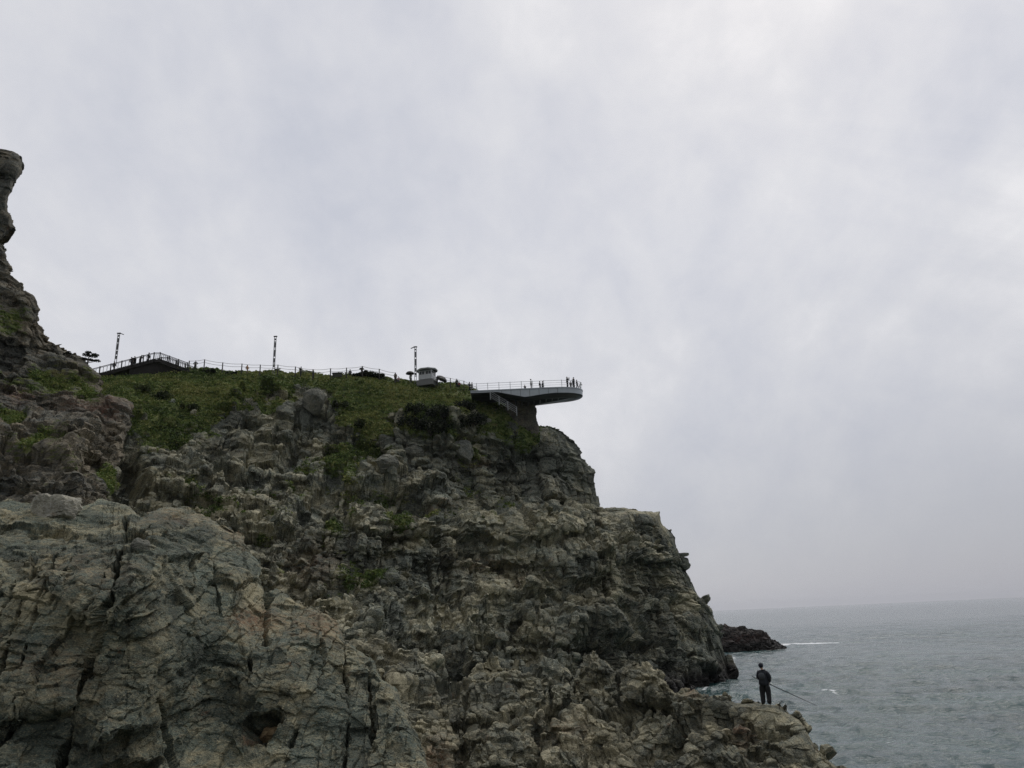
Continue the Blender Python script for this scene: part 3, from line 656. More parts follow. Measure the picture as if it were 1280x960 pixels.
for i, (x, y, w, h, l) in enumerate([(512, 536, 4.2, 2.4, 'dark dense shrub at the left end of the shadowy thicket'), (538, 541, 4.6, 2.6, 'dark dense shrub, lowest in the shadowy thicket'),
        (566, 534, 4.4, 2.5, 'dark dense shrub right of the lowest one in the thicket'), (594, 528, 4.0, 2.2, 'dark dense shrub at the right end of the shadowy thicket'),
        (548, 521, 4.2, 2.2, 'dark dense shrub at the top middle of the shadowy thicket'), (580, 512, 3.6, 1.9, 'dark dense shrub above the thicket, below the skywalk end'),
        (522, 518, 3.4, 1.8, 'dark dense shrub at the upper left of the shadowy thicket'), (452, 534, 2.6, 1.5, 'small dark green shrub by itself left of the thicket'),
        (205, 500, 3.8, 1.7, 'dark green shrub low on the slope under the wooden walkway'), (236, 512, 3.0, 1.4, 'dark green shrub right of the one under the walkway'),
        (175, 489, 3.0, 1.5, 'dark shrub just below the left flight of the walkway'), (425, 508, 2.6, 1.4, 'dark green shrub right of the tall grey boulder')]):
    shrub(x, y, 0, w, h*(.75 if i > 6 else 1), l, 100+i, group=DG, leafmat=m_mid if i > 6 else m_dark)
for i, (x, y, Y, w, h, l) in enumerate([(461, 468, 116.3, 3.2, 1.3, 'dark shrub making the bump on the skyline mid ridge'), (474, 470, 116.5, 2.2, .9, 'low dark shrub on the skyline right of the ridge bump'),
        (448, 469, 116.5, 2.0, .7, 'low dark shrub on the skyline left of the ridge bump'), (262, 461, 115, 2.0, .7, 'low shrub by the first fence posts on the skyline'), (290, 463, 115.5, 2.2, .6, 'low shrub between the fence posts on the left of the skyline')]):
    shrub(x, y, Y, w, h, l, 150+i, group='shrubs on the skyline', at_face=False, name='ridge_shrub')

def pine(px, py, Y, h, label, seed, bvh=CB, lean=.1):
    q = stand(px, py, Y, bvh, .1); q0 = P(px, py, Y); q.z = min(q.z, q0.z) if bvh is None else q0.z-.2
    o = empty('pine_tree', q, label, 'tree'); rs = np.random.default_rng(seed)
    b = MB(); pts = [Vector((lean*h*t*t, 0, h*t*.9)) for t in np.linspace(0, 1, 6)]
    for k in range(5): b.bar(pts[k], pts[k+1], .2*(1-k*.16), n=7, taper=.84)
    ctr = []; rad = []
    for t_, off, r in ((.5, -.34, .2), (.56, .36, .22), (.7, -.3, .24), (.76, .26, .26), (.88, -.12, .28), (.95, .2, .24), (1.0, .02, .2), (.62, .05, .2)):
        s_ = pts[0].lerp(pts[-1], t_-.1); e = pts[0].lerp(pts[-1], t_)+Vector((off*h*1.1, rs.uniform(-.2, .2)*h, .03*h)); b.bar(s_, e, .07, n=5, taper=.5); ctr.append(e[:]); rad.append(r*h*.9)
    b.build('trunk', m_wood, o)
    vv, ff, tt = leaves(np.array(ctr), np.array(rad), 220, .05*h/2+.02, rs, rs.uniform(.1, .7, len(ctr)), .3, flat=.5)
    c = from_np('crown', vv, ff, m_dark, {'tint': tt}); c.parent = o
pine(108, 460, 75.5, 1.9, 'small dark wind shaped pine on the saddle between crag and walkway', 7)
pine(83, 446, 74.3, .8, 'tiny dark pine sprig on the crag ledge', 8)

# ------------------------------------------------------------------ people
SKIN = mat('skin', (.42, .27, .19), rough=.5, var=.06)
def skin_mesh(name, chains, sub=1):
    """chains: list of lists of (co, radius); a chain may start with an index pair (chain, vertex) to branch from"""
    me = bpy.data.meshes.new(name); vs = []; es = []; rad = []; ids = []; roots = []
    for ch in chains:
        prev = None; row = []
        for q in ch:
            if isinstance(q[0], int): prev = ids[q[0]][q[1]]; row.append(prev); continue
            vs.append(q[0]); rad.append(q[1]); i = len(vs)-1; row.append(i)
            if prev is not None: es.append((prev, i))
            else: roots.append(i)
            prev = i
        ids.append(row)
    me.from_pydata(vs, es, []); o = bpy.data.objects.new('tmp', me); COL.objects.link(o)
    md = o.modifiers.new('s', 'SKIN'); md.use_smooth_shade = True; md.branch_smoothing = .6
    for i, d in enumerate(me.skin_vertices[0].data):
        r = rad[i]; d.radius = (r, r) if np.isscalar(r) else r; d.use_root = i in roots
    if sub: o.modifiers.new('u', 'SUBSURF').levels = sub
    dg = bpy.context.evaluated_depsgraph_get(); m2 = bpy.data.meshes.new_from_object(o.evaluated_get(dg)); m2.name = name
    bpy.data.objects.remove(o); bpy.data.meshes.remove(me); return m2
BASE = dict(pel=(0, 0, .93), bel=(0, 0, 1.07), che=(0, 0, 1.28), nec=(0, 0, 1.44), hd1=(0, -.015, 1.53), hd2=(0, -.01, 1.62), hd3=(0, 0, 1.68),
            shL=(-.17, 0, 1.38), elL=(-.23, .03, 1.12), wrL=(-.22, -.06, .88), haL=(-.215, -.08, .81), hiL=(-.09, 0, .88), knL=(-.11, -.02, .49), anL=(-.12, .02, .09), toL=(-.14, -.14, .04))
def pose(**k):
    d = dict(BASE)
    for a in list(d):
        if a.endswith('L'): d[a[:-1]+'R'] = (-d[a][0], d[a][1], d[a][2])
    d.update(k); return d
POSES = {
 'stand': pose(),
 'akimbo': pose(elL=(-.36, .05, 1.16), wrL=(-.2, -.04, 1.0), haL=(-.15, -.1, .98), elR=(.36, .05, 1.16), wrR=(.2, -.04, 1.0), haR=(.15, -.1, .98)),
 'walk': pose(knL=(-.1, -.16, .5), anL=(-.1, -.22, .1), toL=(-.11, -.37, .06), knR=(.1, .05, .49), anR=(.1, .26, .12), toR=(.11, .12, .05), elL=(-.23, .12, 1.12), wrL=(-.22, .12, .88), haL=(-.22, .12, .81), elR=(.23, -.08, 1.12), wrR=(.2, -.24, .95), haR=(.19, -.29, .9)),
 'lean': pose(che=(0, -.12, 1.26), bel=(0, -.04, 1.07), nec=(0, -.2, 1.4), hd1=(0, -.25, 1.47), hd2=(0, -.27, 1.55), hd3=(0, -.27, 1.61), shL=(-.17, -.14, 1.35), shR=(.17, -.14, 1.35), elL=(-.24, -.22, 1.12), elR=(.24, -.22, 1.12), wrL=(-.15, -.42, 1.08), wrR=(.15, -.42, 1.08), haL=(-.1, -.48, 1.09), haR=(.1, -.48, 1.09)),
 'photo': pose(elL=(-.24, -.16, 1.2), wrL=(-.12, -.3, 1.42), haL=(-.08, -.33, 1.49), elR=(.24, -.16, 1.2), wrR=(.12, -.3, 1.42), haR=(.08, -.33, 1.49)),
 'hold': pose(elR=(.22, -.1, 1.16), wrR=(.1, -.26, 1.3), haR=(.09, -.28, 1.37)),
 'sit': pose(pel=(0, 0, .48), bel=(0, .01, .62), che=(0, -.02, .84), nec=(0, -.03, 1.0), hd1=(0, -.05, 1.09), hd2=(0, -.045, 1.18), hd3=(0, -.04, 1.24), shL=(-.17, -.02, .94), shR=(.17, -.02, .94), elL=(-.24, -.08, .7), elR=(.24, -.08, .7), wrL=(-.15, -.3, .62), wrR=(.15, -.3, .62), haL=(-.13, -.37, .61), haR=(.13, -.37, .61),
             hiL=(-.09, -.02, .46), hiR=(.09, -.02, .46), knL=(-.12, -.42, .5), knR=(.12, -.42, .5), anL=(-.12, -.42, .09), anR=(.12, -.42, .09), toL=(-.13, -.58, .04), toR=(.13, -.58, .04)),
 'angler': pose(hd1=(.03, -.03, 1.53), hd2=(.035, -.03, 1.62), hd3=(.035, -.02, 1.68), elL=(-.27, .04, 1.14), wrL=(-.23, -.06, .92), haL=(-.2, -.11, .87), shR=(.17, -.02, 1.38), elR=(.22, -.06, 1.12), wrR=(.16, -.28, 1.02), haR=(.16, -.34, 1.0),
                knL=(-.14, -.03, .49), anL=(-.125, .03, .09), toL=(-.17, -.13, .04), knR=(.115, -.04, .49), anR=(.13, -.02, .09), toR=(.18, -.17, .04)),
}
def lerp3(a, b, t): return tuple(a[i]+(b[i]-a[i])*t for i in range(3))
def person_meshes(pn):
    d = POSES[pn]; L = []
    L.append([(d['pel'], .118), (d['bel'], .105), (d['che'], .118), (d['nec'], .046), (d['hd1'], .074), (d['hd2'], .086), (d['hd3'], .06)])
    for s in 'LR':
        L.append([(0, 2), (d['sh'+s], .058), (d['el'+s], .044), (d['wr'+s], .03), (d['ha'+s], .034)])
        L.append([(0, 0), (d['hi'+s], .088), (lerp3(d['hi'+s], d['kn'+s], .5), .078), (d['kn'+s], .058), (lerp3(d['kn'+s], d['an'+s], .4), .056), (d['an'+s], .038), (d['to'+s], .035)])
    hd = d['hd1']; L.append([((hd[0], hd[1]-.06, hd[2]+.03), .016), ((hd[0], hd[1]-.095, hd[2]+.015), .014)])          # nose
    for e in (-1, 1): L.append([((hd[0]+e*.065, hd[1], hd[2]+.02), .012), ((hd[0]+e*.083, hd[1]+.012, hd[2]+.05), .014)])   # ears
    for s in 'LR':
        w, h = Vector(d['wr'+s]), Vector(d['ha'+s]); ax = (h-w).normalized(); sd = ax.cross(Vector((0, 1, .2))).normalized(); cu = sd.cross(ax)*(1 if s == 'L' else 1)
        for k, ln in enumerate((.062, .072, .068, .052)):
            b0 = h+sd*(k-1.5)*.019; m1 = b0+ax*ln*.55+cu*.006; m2 = m1+ax*ln*.35+cu*.024
            L.append([(tuple(h+sd*(k-1.5)*.013-ax*.01), .009), (tuple(b0+ax*.018), .009), (tuple(m1), .0085), (tuple(m2), .0075)])
        t0 = h-ax*.035+sd*(-.02 if s == 'L' else .02); L.append([(tuple(t0), .01), (tuple(t0+sd*(-.025 if s == 'L' else .025)+ax*.02+cu*.012), .01), (tuple(t0+sd*(-.032 if s == 'L' else .032)+ax*.048+cu*.026), .0085)])
    body = skin_mesh('body', L)
    g = 1.3 if pn == 'angler' else 1.
    J = [[(lerp3(d['pel'], d['bel'], -1.25 if pn != 'sit' else -.6), .2), (lerp3(d['pel'], d['bel'], 0), .19), (d['bel'], .18), (d['che'], .18), (lerp3(d['che'], d['nec'], .95), .105)]]
    for s in 'LR': J.append([(0, 3), (d['sh'+s], .092), (d['el'+s], .074), (lerp3(d['el'+s], d['wr'+s], .97), .056)])
    J = [[(q[0], q[1]*g) if not isinstance(q[0], int) else q for q in c_] for c_ in J]; jacket = skin_mesh('jacket', J)
    T = [[(lerp3(d['pel'], d['bel'], 1.2), .16), (d['pel'], .185)]]
    for s in 'LR': T.append([(0, 1), (d['hi'+s], .14), (lerp3(d['hi'+s], d['kn'+s], .5), .12), (d['kn'+s], .09), (lerp3(d['kn'+s], d['an'+s], 1.12), .078)])
    T = [[(q[0], q[1]*g) if not isinstance(q[0], int) else q for q in c_] for c_ in T]; trousers = skin_mesh('trousers', T)
    a, b = d['hd1'], d['hd2']
    hair = skin_mesh('hair', [[((b[0], b[1]+.04, b[2]-.1), .085), ((b[0], b[1]+.035, b[2]-.03), .112), ((b[0], b[1]+.022, b[2]+.03), .122), ((b[0], b[1]+.005, b[2]+.075), .09)]])
    S = []
    for s in 'LR': S.append([((d['an'+s][0], d['an'+s][1]+.01, d['an'+s][2]), .05), (lerp3(d['an'+s], d['to'+s], .5), .046), (d['to'+s], .044)])
    return body, jacket, trousers, hair, skin_mesh('shoe', S[:1]), skin_mesh('shoe', S[1:])
PM = {k: person_meshes(k) for k in POSES}
CLOTH = {}
def cloth(c):
    k = 'cloth_%d_%d_%d' % tuple(int(x*1000) for x in c)
    if k not in CLOTH: CLOTH[k] = simple('woven_'+k, c, rough=.85, scale=30)
    return CLOTH[k]
NAVY = (.012, .014, .02); BLK = (.008, .008, .009); GRY = (.09, .09, .1); WHT = (.6, .6, .58); BLU = (.04, .07, .14); ORG = (.42, .19, .07); TANC = (.25, .2, .14); REDC = (.2, .03, .03); PINK = (.5, .3, .3); GRN = (.03, .06, .04)
def person(loc, face, pn, top, bot, label, group=None, hair=BLK, h=1.7):
    o = empty('person', loc, label, 'person', group, rz=R(face)); o.scale = (h/1.7,)*3
    for nm, me, m in zip(('body', 'jacket', 'trousers', 'hair', 'shoe', 'shoe'), PM[pn], (SKIN, cloth(top), cloth(bot), cloth(hair), cloth(BLK), cloth(BLK))):
        c = bpy.data.objects.new(nm, me); COL.objects.link(c); c.parent = o
        if not me.materials: me.materials.append(m)
        c.material_slots[0].link = 'OBJECT'; c.material_slots[0].material = m
    return o

# ------------------------------------------------------------------ the angler
q = P(958.5, 881.5, 35.6); g = ground(q.x, q.y, SB, 12); q.z = max(q.z-.12, min(g, q.z+.1)) if g else q.z
A_LOC = q
ang = person(q, 160, 'angler', NAVY, (.012, .012, .014), 'person in dark jacket, trousers and cap fishing from the shore rocks', h=1.7, hair=(.008, .01, .02))
mb = skin_mesh('vest', [[((.04, .1, 1.0), .15), ((.04, .12, 1.18), .17), ((.04, .1, 1.36), .13)]])
vs = link('vest', mb, cloth((.045, .05, .055)), ang)
b = MB(); 
cp = MB(); cc = POSES['angler']['hd2']; cp.bar((cc[0], cc[1], cc[2]+.035), (cc[0], cc[1], cc[2]+.1), .2, n=12, taper=.7); cp.bar((cc[0], cc[1]-.06, cc[2]+.045), (cc[0], cc[1]-.19, cc[2]+.03), .15, .012, n=4, taper=.8)
cp.build('cap', cloth((.012, .014, .02)), ang, True)
# rod, held in the right hand and reaching out over the water
Mz = Matrix.Rotation(R(160), 4, 'Z'); hand = A_LOC + (Mz @ Vector(POSES['angler']['haR']))*(1.7/1.7)
tip = P(1021, 882, 37.2)
rd = empty('fishing_rod', hand, 'thin dark fishing rod held low by the angler, pointing down over the sea', 'fishing rod')
dv = Vector(tip)-hand; butt = -dv.normalized()*.45
b = MB(); b.bar(butt, (0, 0, 0), .034, n=8); b.build('grip', mat('cork_black', (.02, .018, .016)), rd)
b = MB(); 
for k in range(6): b.bar(dv*(k/6), dv*((k+1)/6), .042*(1-k*.11), n=8, taper=.87)
b.build('blank', mat('rod_graphite', (.02, .02, .022), rough=.4), rd)
b = MB(); c0 = dv.normalized()*.12+Vector((0, 0, -.07)); b.bar(c0+Vector((-.04, 0, 0)), c0+Vector((.04, 0, 0)), .08, n=12); b.bar(c0, dv.normalized()*.12, .02, n=6); b.build('reel', mat('reel_metal', (.1, .1, .11), rough=.35, metal=.8), rd)
for k in (1, 2, 3, 4, 5): MB().bar(dv*(k/5.2), dv*(k/5.2)+Vector((0, 0, -.035)), .014, n=6).build('line_guide', mat('reel_metal', (.1, .1, .11)), rd)
q = P(974, 881, 35.4); g = ground(q.x, q.y, SB, 12); q.z = (g if g else q.z)
t = empty('rod_rest', q, 'short dark forked stick poking up from the rock beside the angler', 'rod rest')
b = MB(); b.bar((-.05, 0, -.1), (.04, 0, .24), .03, n=6, taper=.8); b.build('shaft', m_wood, t)
b = MB(); b.bar((.035, 0, .22), (.15, 0, .34), .024, n=6, taper=.7).bar((.035, 0, .22), (.02, .03, .32), .022, n=6, taper=.7); b.build('fork', m_wood, t)

# ------------------------------------------------------------------ wooden walkway on the saddle
m_tim = mat('dark_stained_timber', (.022, .019, .017), scale=3); m_tim2 = mat('worn_dark_timber', (.035, .03, .026), scale=3)
W0, W1, W2 = P(110, 471, 109), P(192, 449.5, 111.5), P(234, 462, 113.5)
wk = empty('wooden_walkway', W1, 'dark timber walkway with stairs and slatted railings over the saddle', 'walkway')
def loc(v): return Vector(v)-W1
bk = Vector((0.15, 2.2, 0))
def flight(a, b, name, thick=.45):
    m = MB(); v = [a, b, b+bk, a+bk]; m.add([loc(p) for p in v]+[loc(p)-Vector((0, 0, thick)) for p in v], [(0, 1, 2, 3), (7, 6, 5, 4), (0, 4, 5, 1), (1, 5, 6, 2), (2, 6, 7, 3), (3, 7, 4, 0)])
    n = int((b-a).length/.32)
    for k in range(n):
        p = a.lerp(b, (k+.5)/n); m.box(loc(p)+bk/2+Vector((0, 0, .045)), (.27, 2.3, .06))
    return m.build(name, m_tim, wk)
W1b = W1+Vector((.9, .1, 0))
flight(W0, W1, 'stair_flight'); flight(W1b, W2, 'stair_flight'); m = MB()
c_ = loc((W1+W1b)/2)+bk/2; m.box(c_-Vector((0, 0, .2)), ((W1b-W1).length+.06, 2.25, .46)); m.build('landing', m_tim, wk)
def railing(a, b, parent, off, sp_post, sp_bal, h, name, mt, cross=False):
    r = MB(); L = (b-a).length; n = max(1, int(round(L/sp_post)))
    for z, w in ((h, .09), (h*.87, .05), (.12, .05)): r.bar(loc(a)+off+Vector((0, 0, z)), loc(b)+off+Vector((0, 0, z)), .05, w)
    nb = int(L/sp_bal)
    for k in range(nb+1): p = loc(a.lerp(b, k/nb))+off; r.bar(p+Vector((0, 0, .1)), p+Vector((0, 0, h*.88)), .05)
    o = r.build(name, mt, parent)
    for k in range(n+1):
        p = loc(a.lerp(b, k/n))+off; MB().bar(p-Vector((0, 0, .2)), p+Vector((0, 0, h+.1)), .13).build('railing_post', mt, o)
for off in (Vector((0, 0, 0)), bk):
    railing(W0, W1, wk, off, 1.5, .5, 1.12, 'railing', m_tim); railing(W1b, W2, wk, off, 1.5, .26, 1.12, 'railing', m_tim)
    railing(W1, W1b, wk, off, .9, .3, 1.12, 'railing', m_tim)
m = MB()          # boarded skirt under the landing, down to the rock
def skirt(a, b, n):
    for k in range(n):
        p0 = a.lerp(b, k/n); p1 = a.lerp(b, (k+1)/n); p = (p0+p1)/2; g = ground(p.x, p.y+.2); g = (g if g is not None else p.z-2)-.4; g = max(min(g, p.z-.7), p.z-3.2)
        z1 = p.z-.38; m.box(loc((p.x, p.y+.25, (g+z1)/2)), ((p1-p0).length*.94, .06, max(.1, z1-g)))
skirt(W0.lerp(W1, .62), W1, 22); skirt(W1, W2, 26); m.build('skirt_boards', m_tim, wk)
for t_ in (.1, .35, .6, .85):
    for A_, B_ in ((W0, W1), (W1b, W2)):
        p = A_.lerp(B_, t_); g = ground(p.x, p.y+1.2); g = (g or p.z-2)-.5; MB().bar(loc(p)+bk*.5-Vector((0, 0, .3)), loc((p.x, p.y, min(g, p.z-.6)))+bk*.5, .2).build('support_post', m_tim, wk)
SG = 'people on the wooden walkway'
for t_, pn, face, top, bot, l in ((.335, 'walk', 75, NAVY, BLK, 'person in dark clothes lowest on the left flight of the wooden stairs'), (.60, 'walk', 80, GRY, NAVY, 'person in grey on the wooden stairs, left of a close pair'),
        (.65, 'stand', 60, BLK, BLK, 'person in black on the wooden stairs, right of a close pair'), (.74, 'lean', 70, NAVY, GRY, 'person leaning forward on the wooden stairs below the top one'),
        (.87, 'walk', -80, BLK, NAVY, 'person in black highest on the left wooden stairs, by the landing')):
    p = W0.lerp(W1, t_)+bk*.35+Vector((0, 0, .08)); person(p, face, pn, top, bot, l, SG, h=1.72)

# ------------------------------------------------------------------ rope fence along the ridge
m_post = mat('fence_post_wood', (.035, .03, .026)); m_rope = mat('pale_rope', (.42, .41, .38), rough=.9)
fx = [236, 255, 278, 302, 325, 347, 369, 391, 413, 433, 453, 474, 494]
ft = {236: 459, 255: 459, 278: 460, 302: 462, 325: 463, 347: 465, 369: 466, 391: 467, 413: 468, 433: 468, 453: 467, 474: 469, 494: 473}
fp = [P(x, ft[x]+.5, 115.2 if x > 240 else 113.6) for x in fx]
fc = empty('rope_fence', fp[0], 'long fence of dark posts and pale ropes along the ridge left of the kiosk', 'fence')
for i, p in enumerate(fp):
    g = ground(p.x, p.y); p.z = min(p.z, g+.35) if g is not None else p.z
    MB().bar(p-fp[0]-Vector((0, 0, .6)), p-fp[0]+Vector((0, 0, 1.15)), .17, n=8, taper=.9).build('post', m_post, fc)
for hh in (1.08, .62):
    b = MB()
    for a_, c_ in zip(fp[:-1], fp[1:]):
        prev = None
        for k in range(7):
            t_ = k/6; q = a_.lerp(c_, t_)-fp[0]+Vector((0, -.1, hh-.1*4*t_*(1-t_)))
            if prev is not None: b.bar(prev, q, .05, n=5)
            prev = q
    b.build('rope', m_rope, fc)
fp2 = [P(x, y, 116.4) for x, y in ((547, 477.5), (563, 479), (580, 483), (596, 488))]
fc2 = empty('rope_fence', fp2[0], 'short rope fence between the kiosk and the skywalk', 'fence')
for p in fp2:
    g = ground(p.x, p.y); p.z = min(p.z, g+.3) if g is not None else p.z
    MB().bar(p-fp2[0]-Vector((0, 0, .6)), p-fp2[0]+Vector((0, 0, 1.1)), .14, n=8, taper=.9).build('post', m_post, fc2)
for hh in (1.02, .6):
    b = MB()
    for a_, c_ in zip(fp2[:-1], fp2[1:]): b.bar(a_-fp2[0]+Vector((0, -.1, hh)), c_-fp2[0]+Vector((0, -.1, hh)), .045, n=5)
    b.build('rope', m_rope, fc2)

# ------------------------------------------------------------------ lattice lamp masts
m_mast = mat('mast_grey_steel', (.2, .2, .21), rough=.5, metal=.3); m_white = mat('mast_white_panel', (.62, .62, .62), rough=.6)
def mast(px, ptop, pbot, Y, arm, label):
    a = P(px[0], pbot, Y); tp = P(px[1], ptop, Y); H = tp.z-a.z
    o = empty('lamp_mast', a, label, 'lamp post', 'lattice lamp masts along the ridge')
    w = .3
    rg = MB()
    for s in (-1, 1): rg.bar((s*w/2, 0, -.8), (s*w/2, 0, H), .075); pl = MB(); z = .5; k = 0
    while z < H-.1:
        rg.box((0, 0, z), (w-.02, .08, .1)); z += .42; k += 1
    rg.build('lattice', m_mast, o)
    for z0, z1 in ((.12, .2), (.25, .36), (.42, .62), (.68, .84), (.9, .95)):
        pl.box((0, .03, H*(z0+z1)/2), (w-.1, .04, H*(z1-z0)))
    pl.build('panel', m_mast, o)
    h_ = MB(); h_.box((0, 0, H+.05), (.56, .24, .14)); h_.build('mast_cap', mat('lamp_black', (.012, .012, .013)), o)
    if arm:
        ar = MB(); ar.bar((arm*.25, 0, H+.02), (arm*.78, 0, H-.2), .16, .1); ar.build('lamp_head', mat('lamp_black', (.012, .012, .013)), o)
mast((144.5, 148.5), 417, 452, 112.5, 1, 'slim lattice lamp mast behind the walkway stairs, lamp on its right')
mast((342, 342.5), 421, 464, 116, 0, 'slim banded lattice lamp mast standing alone behind the rope fence')
mast((519.5, 519), 434, 474, 117, -1, 'slim lattice lamp mast directly left of the grey kiosk, lamp on its left')

# ------------------------------------------------------------------ kiosk
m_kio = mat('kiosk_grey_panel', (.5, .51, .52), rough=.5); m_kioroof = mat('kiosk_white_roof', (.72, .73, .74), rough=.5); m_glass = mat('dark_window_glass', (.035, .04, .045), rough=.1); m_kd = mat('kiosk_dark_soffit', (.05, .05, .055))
kp = P(534, 474.5, 117); 
kp.z -= .3
ki = empty('kiosk', kp, 'small pale grey booth with dark windows and an overhanging flat roof on the ridge', 'kiosk', rz=R(-14))
g = ground(kp.x, kp.y)
ki.scale = (.9, .9, .9)
b = MB(); b.box((0, 0, -.5), (3.0, 2.5, 1.0)); b.build('plinth', mat('kiosk_plinth', (.17, .17, .165)), ki)
b = MB()
W, Dp, H = 2.5, 2.2, 1.75
b.box((0, 0, .55), (W, Dp, .85)); b.box((0, 0, H-.02), (W, Dp, .22))
for x in (-1, 0, 1):
    for y in (-1, 1): b.box((x*(W/2-.09), y*(Dp/2-.09), 1.3), (.16, .16, .72))
b.build('wall', m_kio, ki)
for cx, cy, sx, sy in ((-.62, -Dp/2+.07, 1.0, .04), (.62, -Dp/2+.07, 1.0, .04), (W/2-.07, 0, .04, Dp-.4), (-W/2+.07, 0, .04, Dp-.4), (0, Dp/2-.07, W-.4, .04)):
    MB().box((cx, cy, 1.3), (sx, sy, .7)).build('window', m_glass, ki)
b = MB()
for x in (-1.12, -.62, -.12, .12, .62, 1.12): b.box((x, -Dp/2+.035, 1.3), (.05, .05, .7))
b.box((0, -Dp/2+.03, .99), (W-.2, .08, .06)); b.build('window_frame', mat('kiosk_white_frame', (.6, .6, .6)), ki)
b = MB(); n = 8
def octo(r, z, sy=.86): return [(r*math.cos(2*math.pi*(k+.5)/n), r*sy*math.sin(2*math.pi*(k+.5)/n), z) for k in range(n)]
v = octo(1.75, H+.12)+octo(2.02, H+.3)+octo(1.96, H+.42)+octo(1.2, H+.55)
b.add(v, [tuple(range(n-1, -1, -1)), tuple(range(3*n, 4*n))]+[(j*n+k, j*n+(k+1) % n, (j+1)*n+(k+1) % n, (j+1)*n+k) for j in range(3) for k in range(n)]); b.build('roof', m_kioroof, ki)
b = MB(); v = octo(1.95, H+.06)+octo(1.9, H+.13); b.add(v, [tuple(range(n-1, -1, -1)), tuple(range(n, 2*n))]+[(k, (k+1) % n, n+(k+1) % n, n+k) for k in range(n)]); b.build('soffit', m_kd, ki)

# ------------------------------------------------------------------ parasols, board, people along the ridge
m_brolly = mat('black_umbrella_cloth', (.014, .014, .016), rough=.6)
def umbrella(base, h, r, tilt, label, name='parasol'):
    o = empty(name, base, label, 'umbrella'); n = 10; ax = Matrix.Rotation(R(tilt), 3, 'Y')
    b = MB(); b.bar((0, 0, -.15), ax @ Vector((0, 0, h)), .05, n=6); b.build('pole', m_mast, o)
    v = []; rings = 5
    for j in range(rings+1):
        t_ = j/rings; rad = r*math.sin(t_*1.35)/math.sin(1.35); z = h-(1-math.cos(t_*1.35))*r*.75
        for k in range(n): v.append(ax @ Vector((rad*math.cos(k*2*math.pi/n)*(1 if k % 2 == 0 else .985), rad*math.sin(k*2*math.pi/n), z)))
    v += [p-Vector((0, 0, .02)) for p in v]
    N = (rings+1)*n; f = []
    for s, o_ in ((0, 0), (1, N)):
        for j in range(rings):
            for k in range(n):
                q = (o_+j*n+k, o_+j*n+(k+1) % n, o_+(j+1)*n+(k+1) % n, o_+(j+1)*n+k); f.append(q if s else q[::-1])
    f += [(rings*n+k, rings*n+(k+1) % n, N+rings*n+(k+1) % n, N+rings*n+k) for k in range(n)]
    b = MB(); b.add(v, f); b.build('canopy', m_brolly, o, True); return o
def ridge(px, py, Y):
    q = P(px, py, Y); g = ground(q.x, q.y)
    if g is not None: q.z = min(max(g, q.z-.6), q.z+.3)
    return q
umbrella(ridge(512.5, 474, 116.7), 1.95, .72, 0, 'black domed umbrella left of the kiosk and its mast')
umbrella(ridge(548, 478, 116.8), 1.75, 1.0, 24, 'black tilted parasol leaning off the right side of the kiosk')
umbrella(ridge(452, 468.5, 117.4), 1.3, .42, 0, 'small black umbrella peeping over the ridge beside the shrubs')
RG = 'people along the ridge fence'
for px, py, Y, pn, face, top, bot, hr, h, l in (
    (244, 459.5, 115.8, 'akimbo', 0, GRY, BLK, BLK, 1.7, 'person in grey with hands on hips by the end of the wooden railing'),
    (309, 462.8, 116.0, 'walk', 70, ORG, TANC, BLK, 1.55, 'person in an orange top walking between the fence posts'),
    (376, 466.3, 115.9, 'photo', -60, BLK, NAVY, BLK, 1.7, 'person in black with raised hands beside the fence, right of the lone mast'),
    (391.5, 468.8, 116.6, 'stand', 150, GRN, BLK, TANC, 1.5, 'person in dark green with a tan hat partly hidden by the ridge'),
    (437.5, 470.2, 116.9, 'sit', 20, GRY, BLK, BLK, 1.7, 'person sitting low behind the ridge right of the low board'),
    (452.4, 469.6, 117.5, 'hold', 30, NAVY, BLK, BLK, 1.4, 'person in navy under the small umbrella on the ridge'),
    (494.3, 473, 115.9, 'stand', 10, TANC, BLK, TANC, 1.6, 'person in a tan top at the last rope fence post'),
    (498, 474.4, 116.2, 'sit', 0, PINK, GRY, BLK, 1.5, 'person in pale pink crouched beside the last rope fence post'),
    (513.5, 474.4, 116.9, 'hold', 0, WHT, GRY, BLK, 1.6, 'person in white standing under the domed umbrella'),
    (546, 478.2, 117.2, 'stand', -30, WHT, GRY, BLK, 1.6, 'person in white in the shade of the tilted parasol'),
    (571, 480, 117, 'stand', 0, BLK, NAVY, BLK, 1.5, 'person in black at the short rope fence, nearest the kiosk'),
    (574, 481, 117.2, 'sit', 0, REDC, BLK, BLK, 1.6, 'person in dark red sitting at the short rope fence'),
    (587, 484.6, 117, 'walk', 60, NAVY, BLK, BLK, 1.6, 'person in navy, left of the pair entering the skywalk'),
    (590, 485.6, 117.3, 'walk', -60, GRY, BLK, BLK, 1.65, 'person in grey, right of the pair entering the skywalk')):
    person(ridge(px, py, Y), face, pn, top, bot, l, RG, hair=hr, h=h)
q = ridge(421.5, 468.5, 116.0); bd = empty('notice_board', q, 'low wide weathered wooden board on posts behind the ridge', 'board')
MB().box((0, 0, .55), (1.55, .12, .62)).build('panel', mat('board_green_wood', (.06, .06, .045)), bd)
MB().box((0, -.02, .92), (1.8, .26, .1)).build('cap_rail', m_tim, bd)
for s in (-1, 1): MB().bar((s*.72, .08, -.5), (s*.72, .08, .95), .12).build('post', m_post, bd)
q = ridge(347, 464.5, 115.7); sp = empty('signpost', q, 'dark post with a short crossbar right of the lone lattice mast', 'signpost')
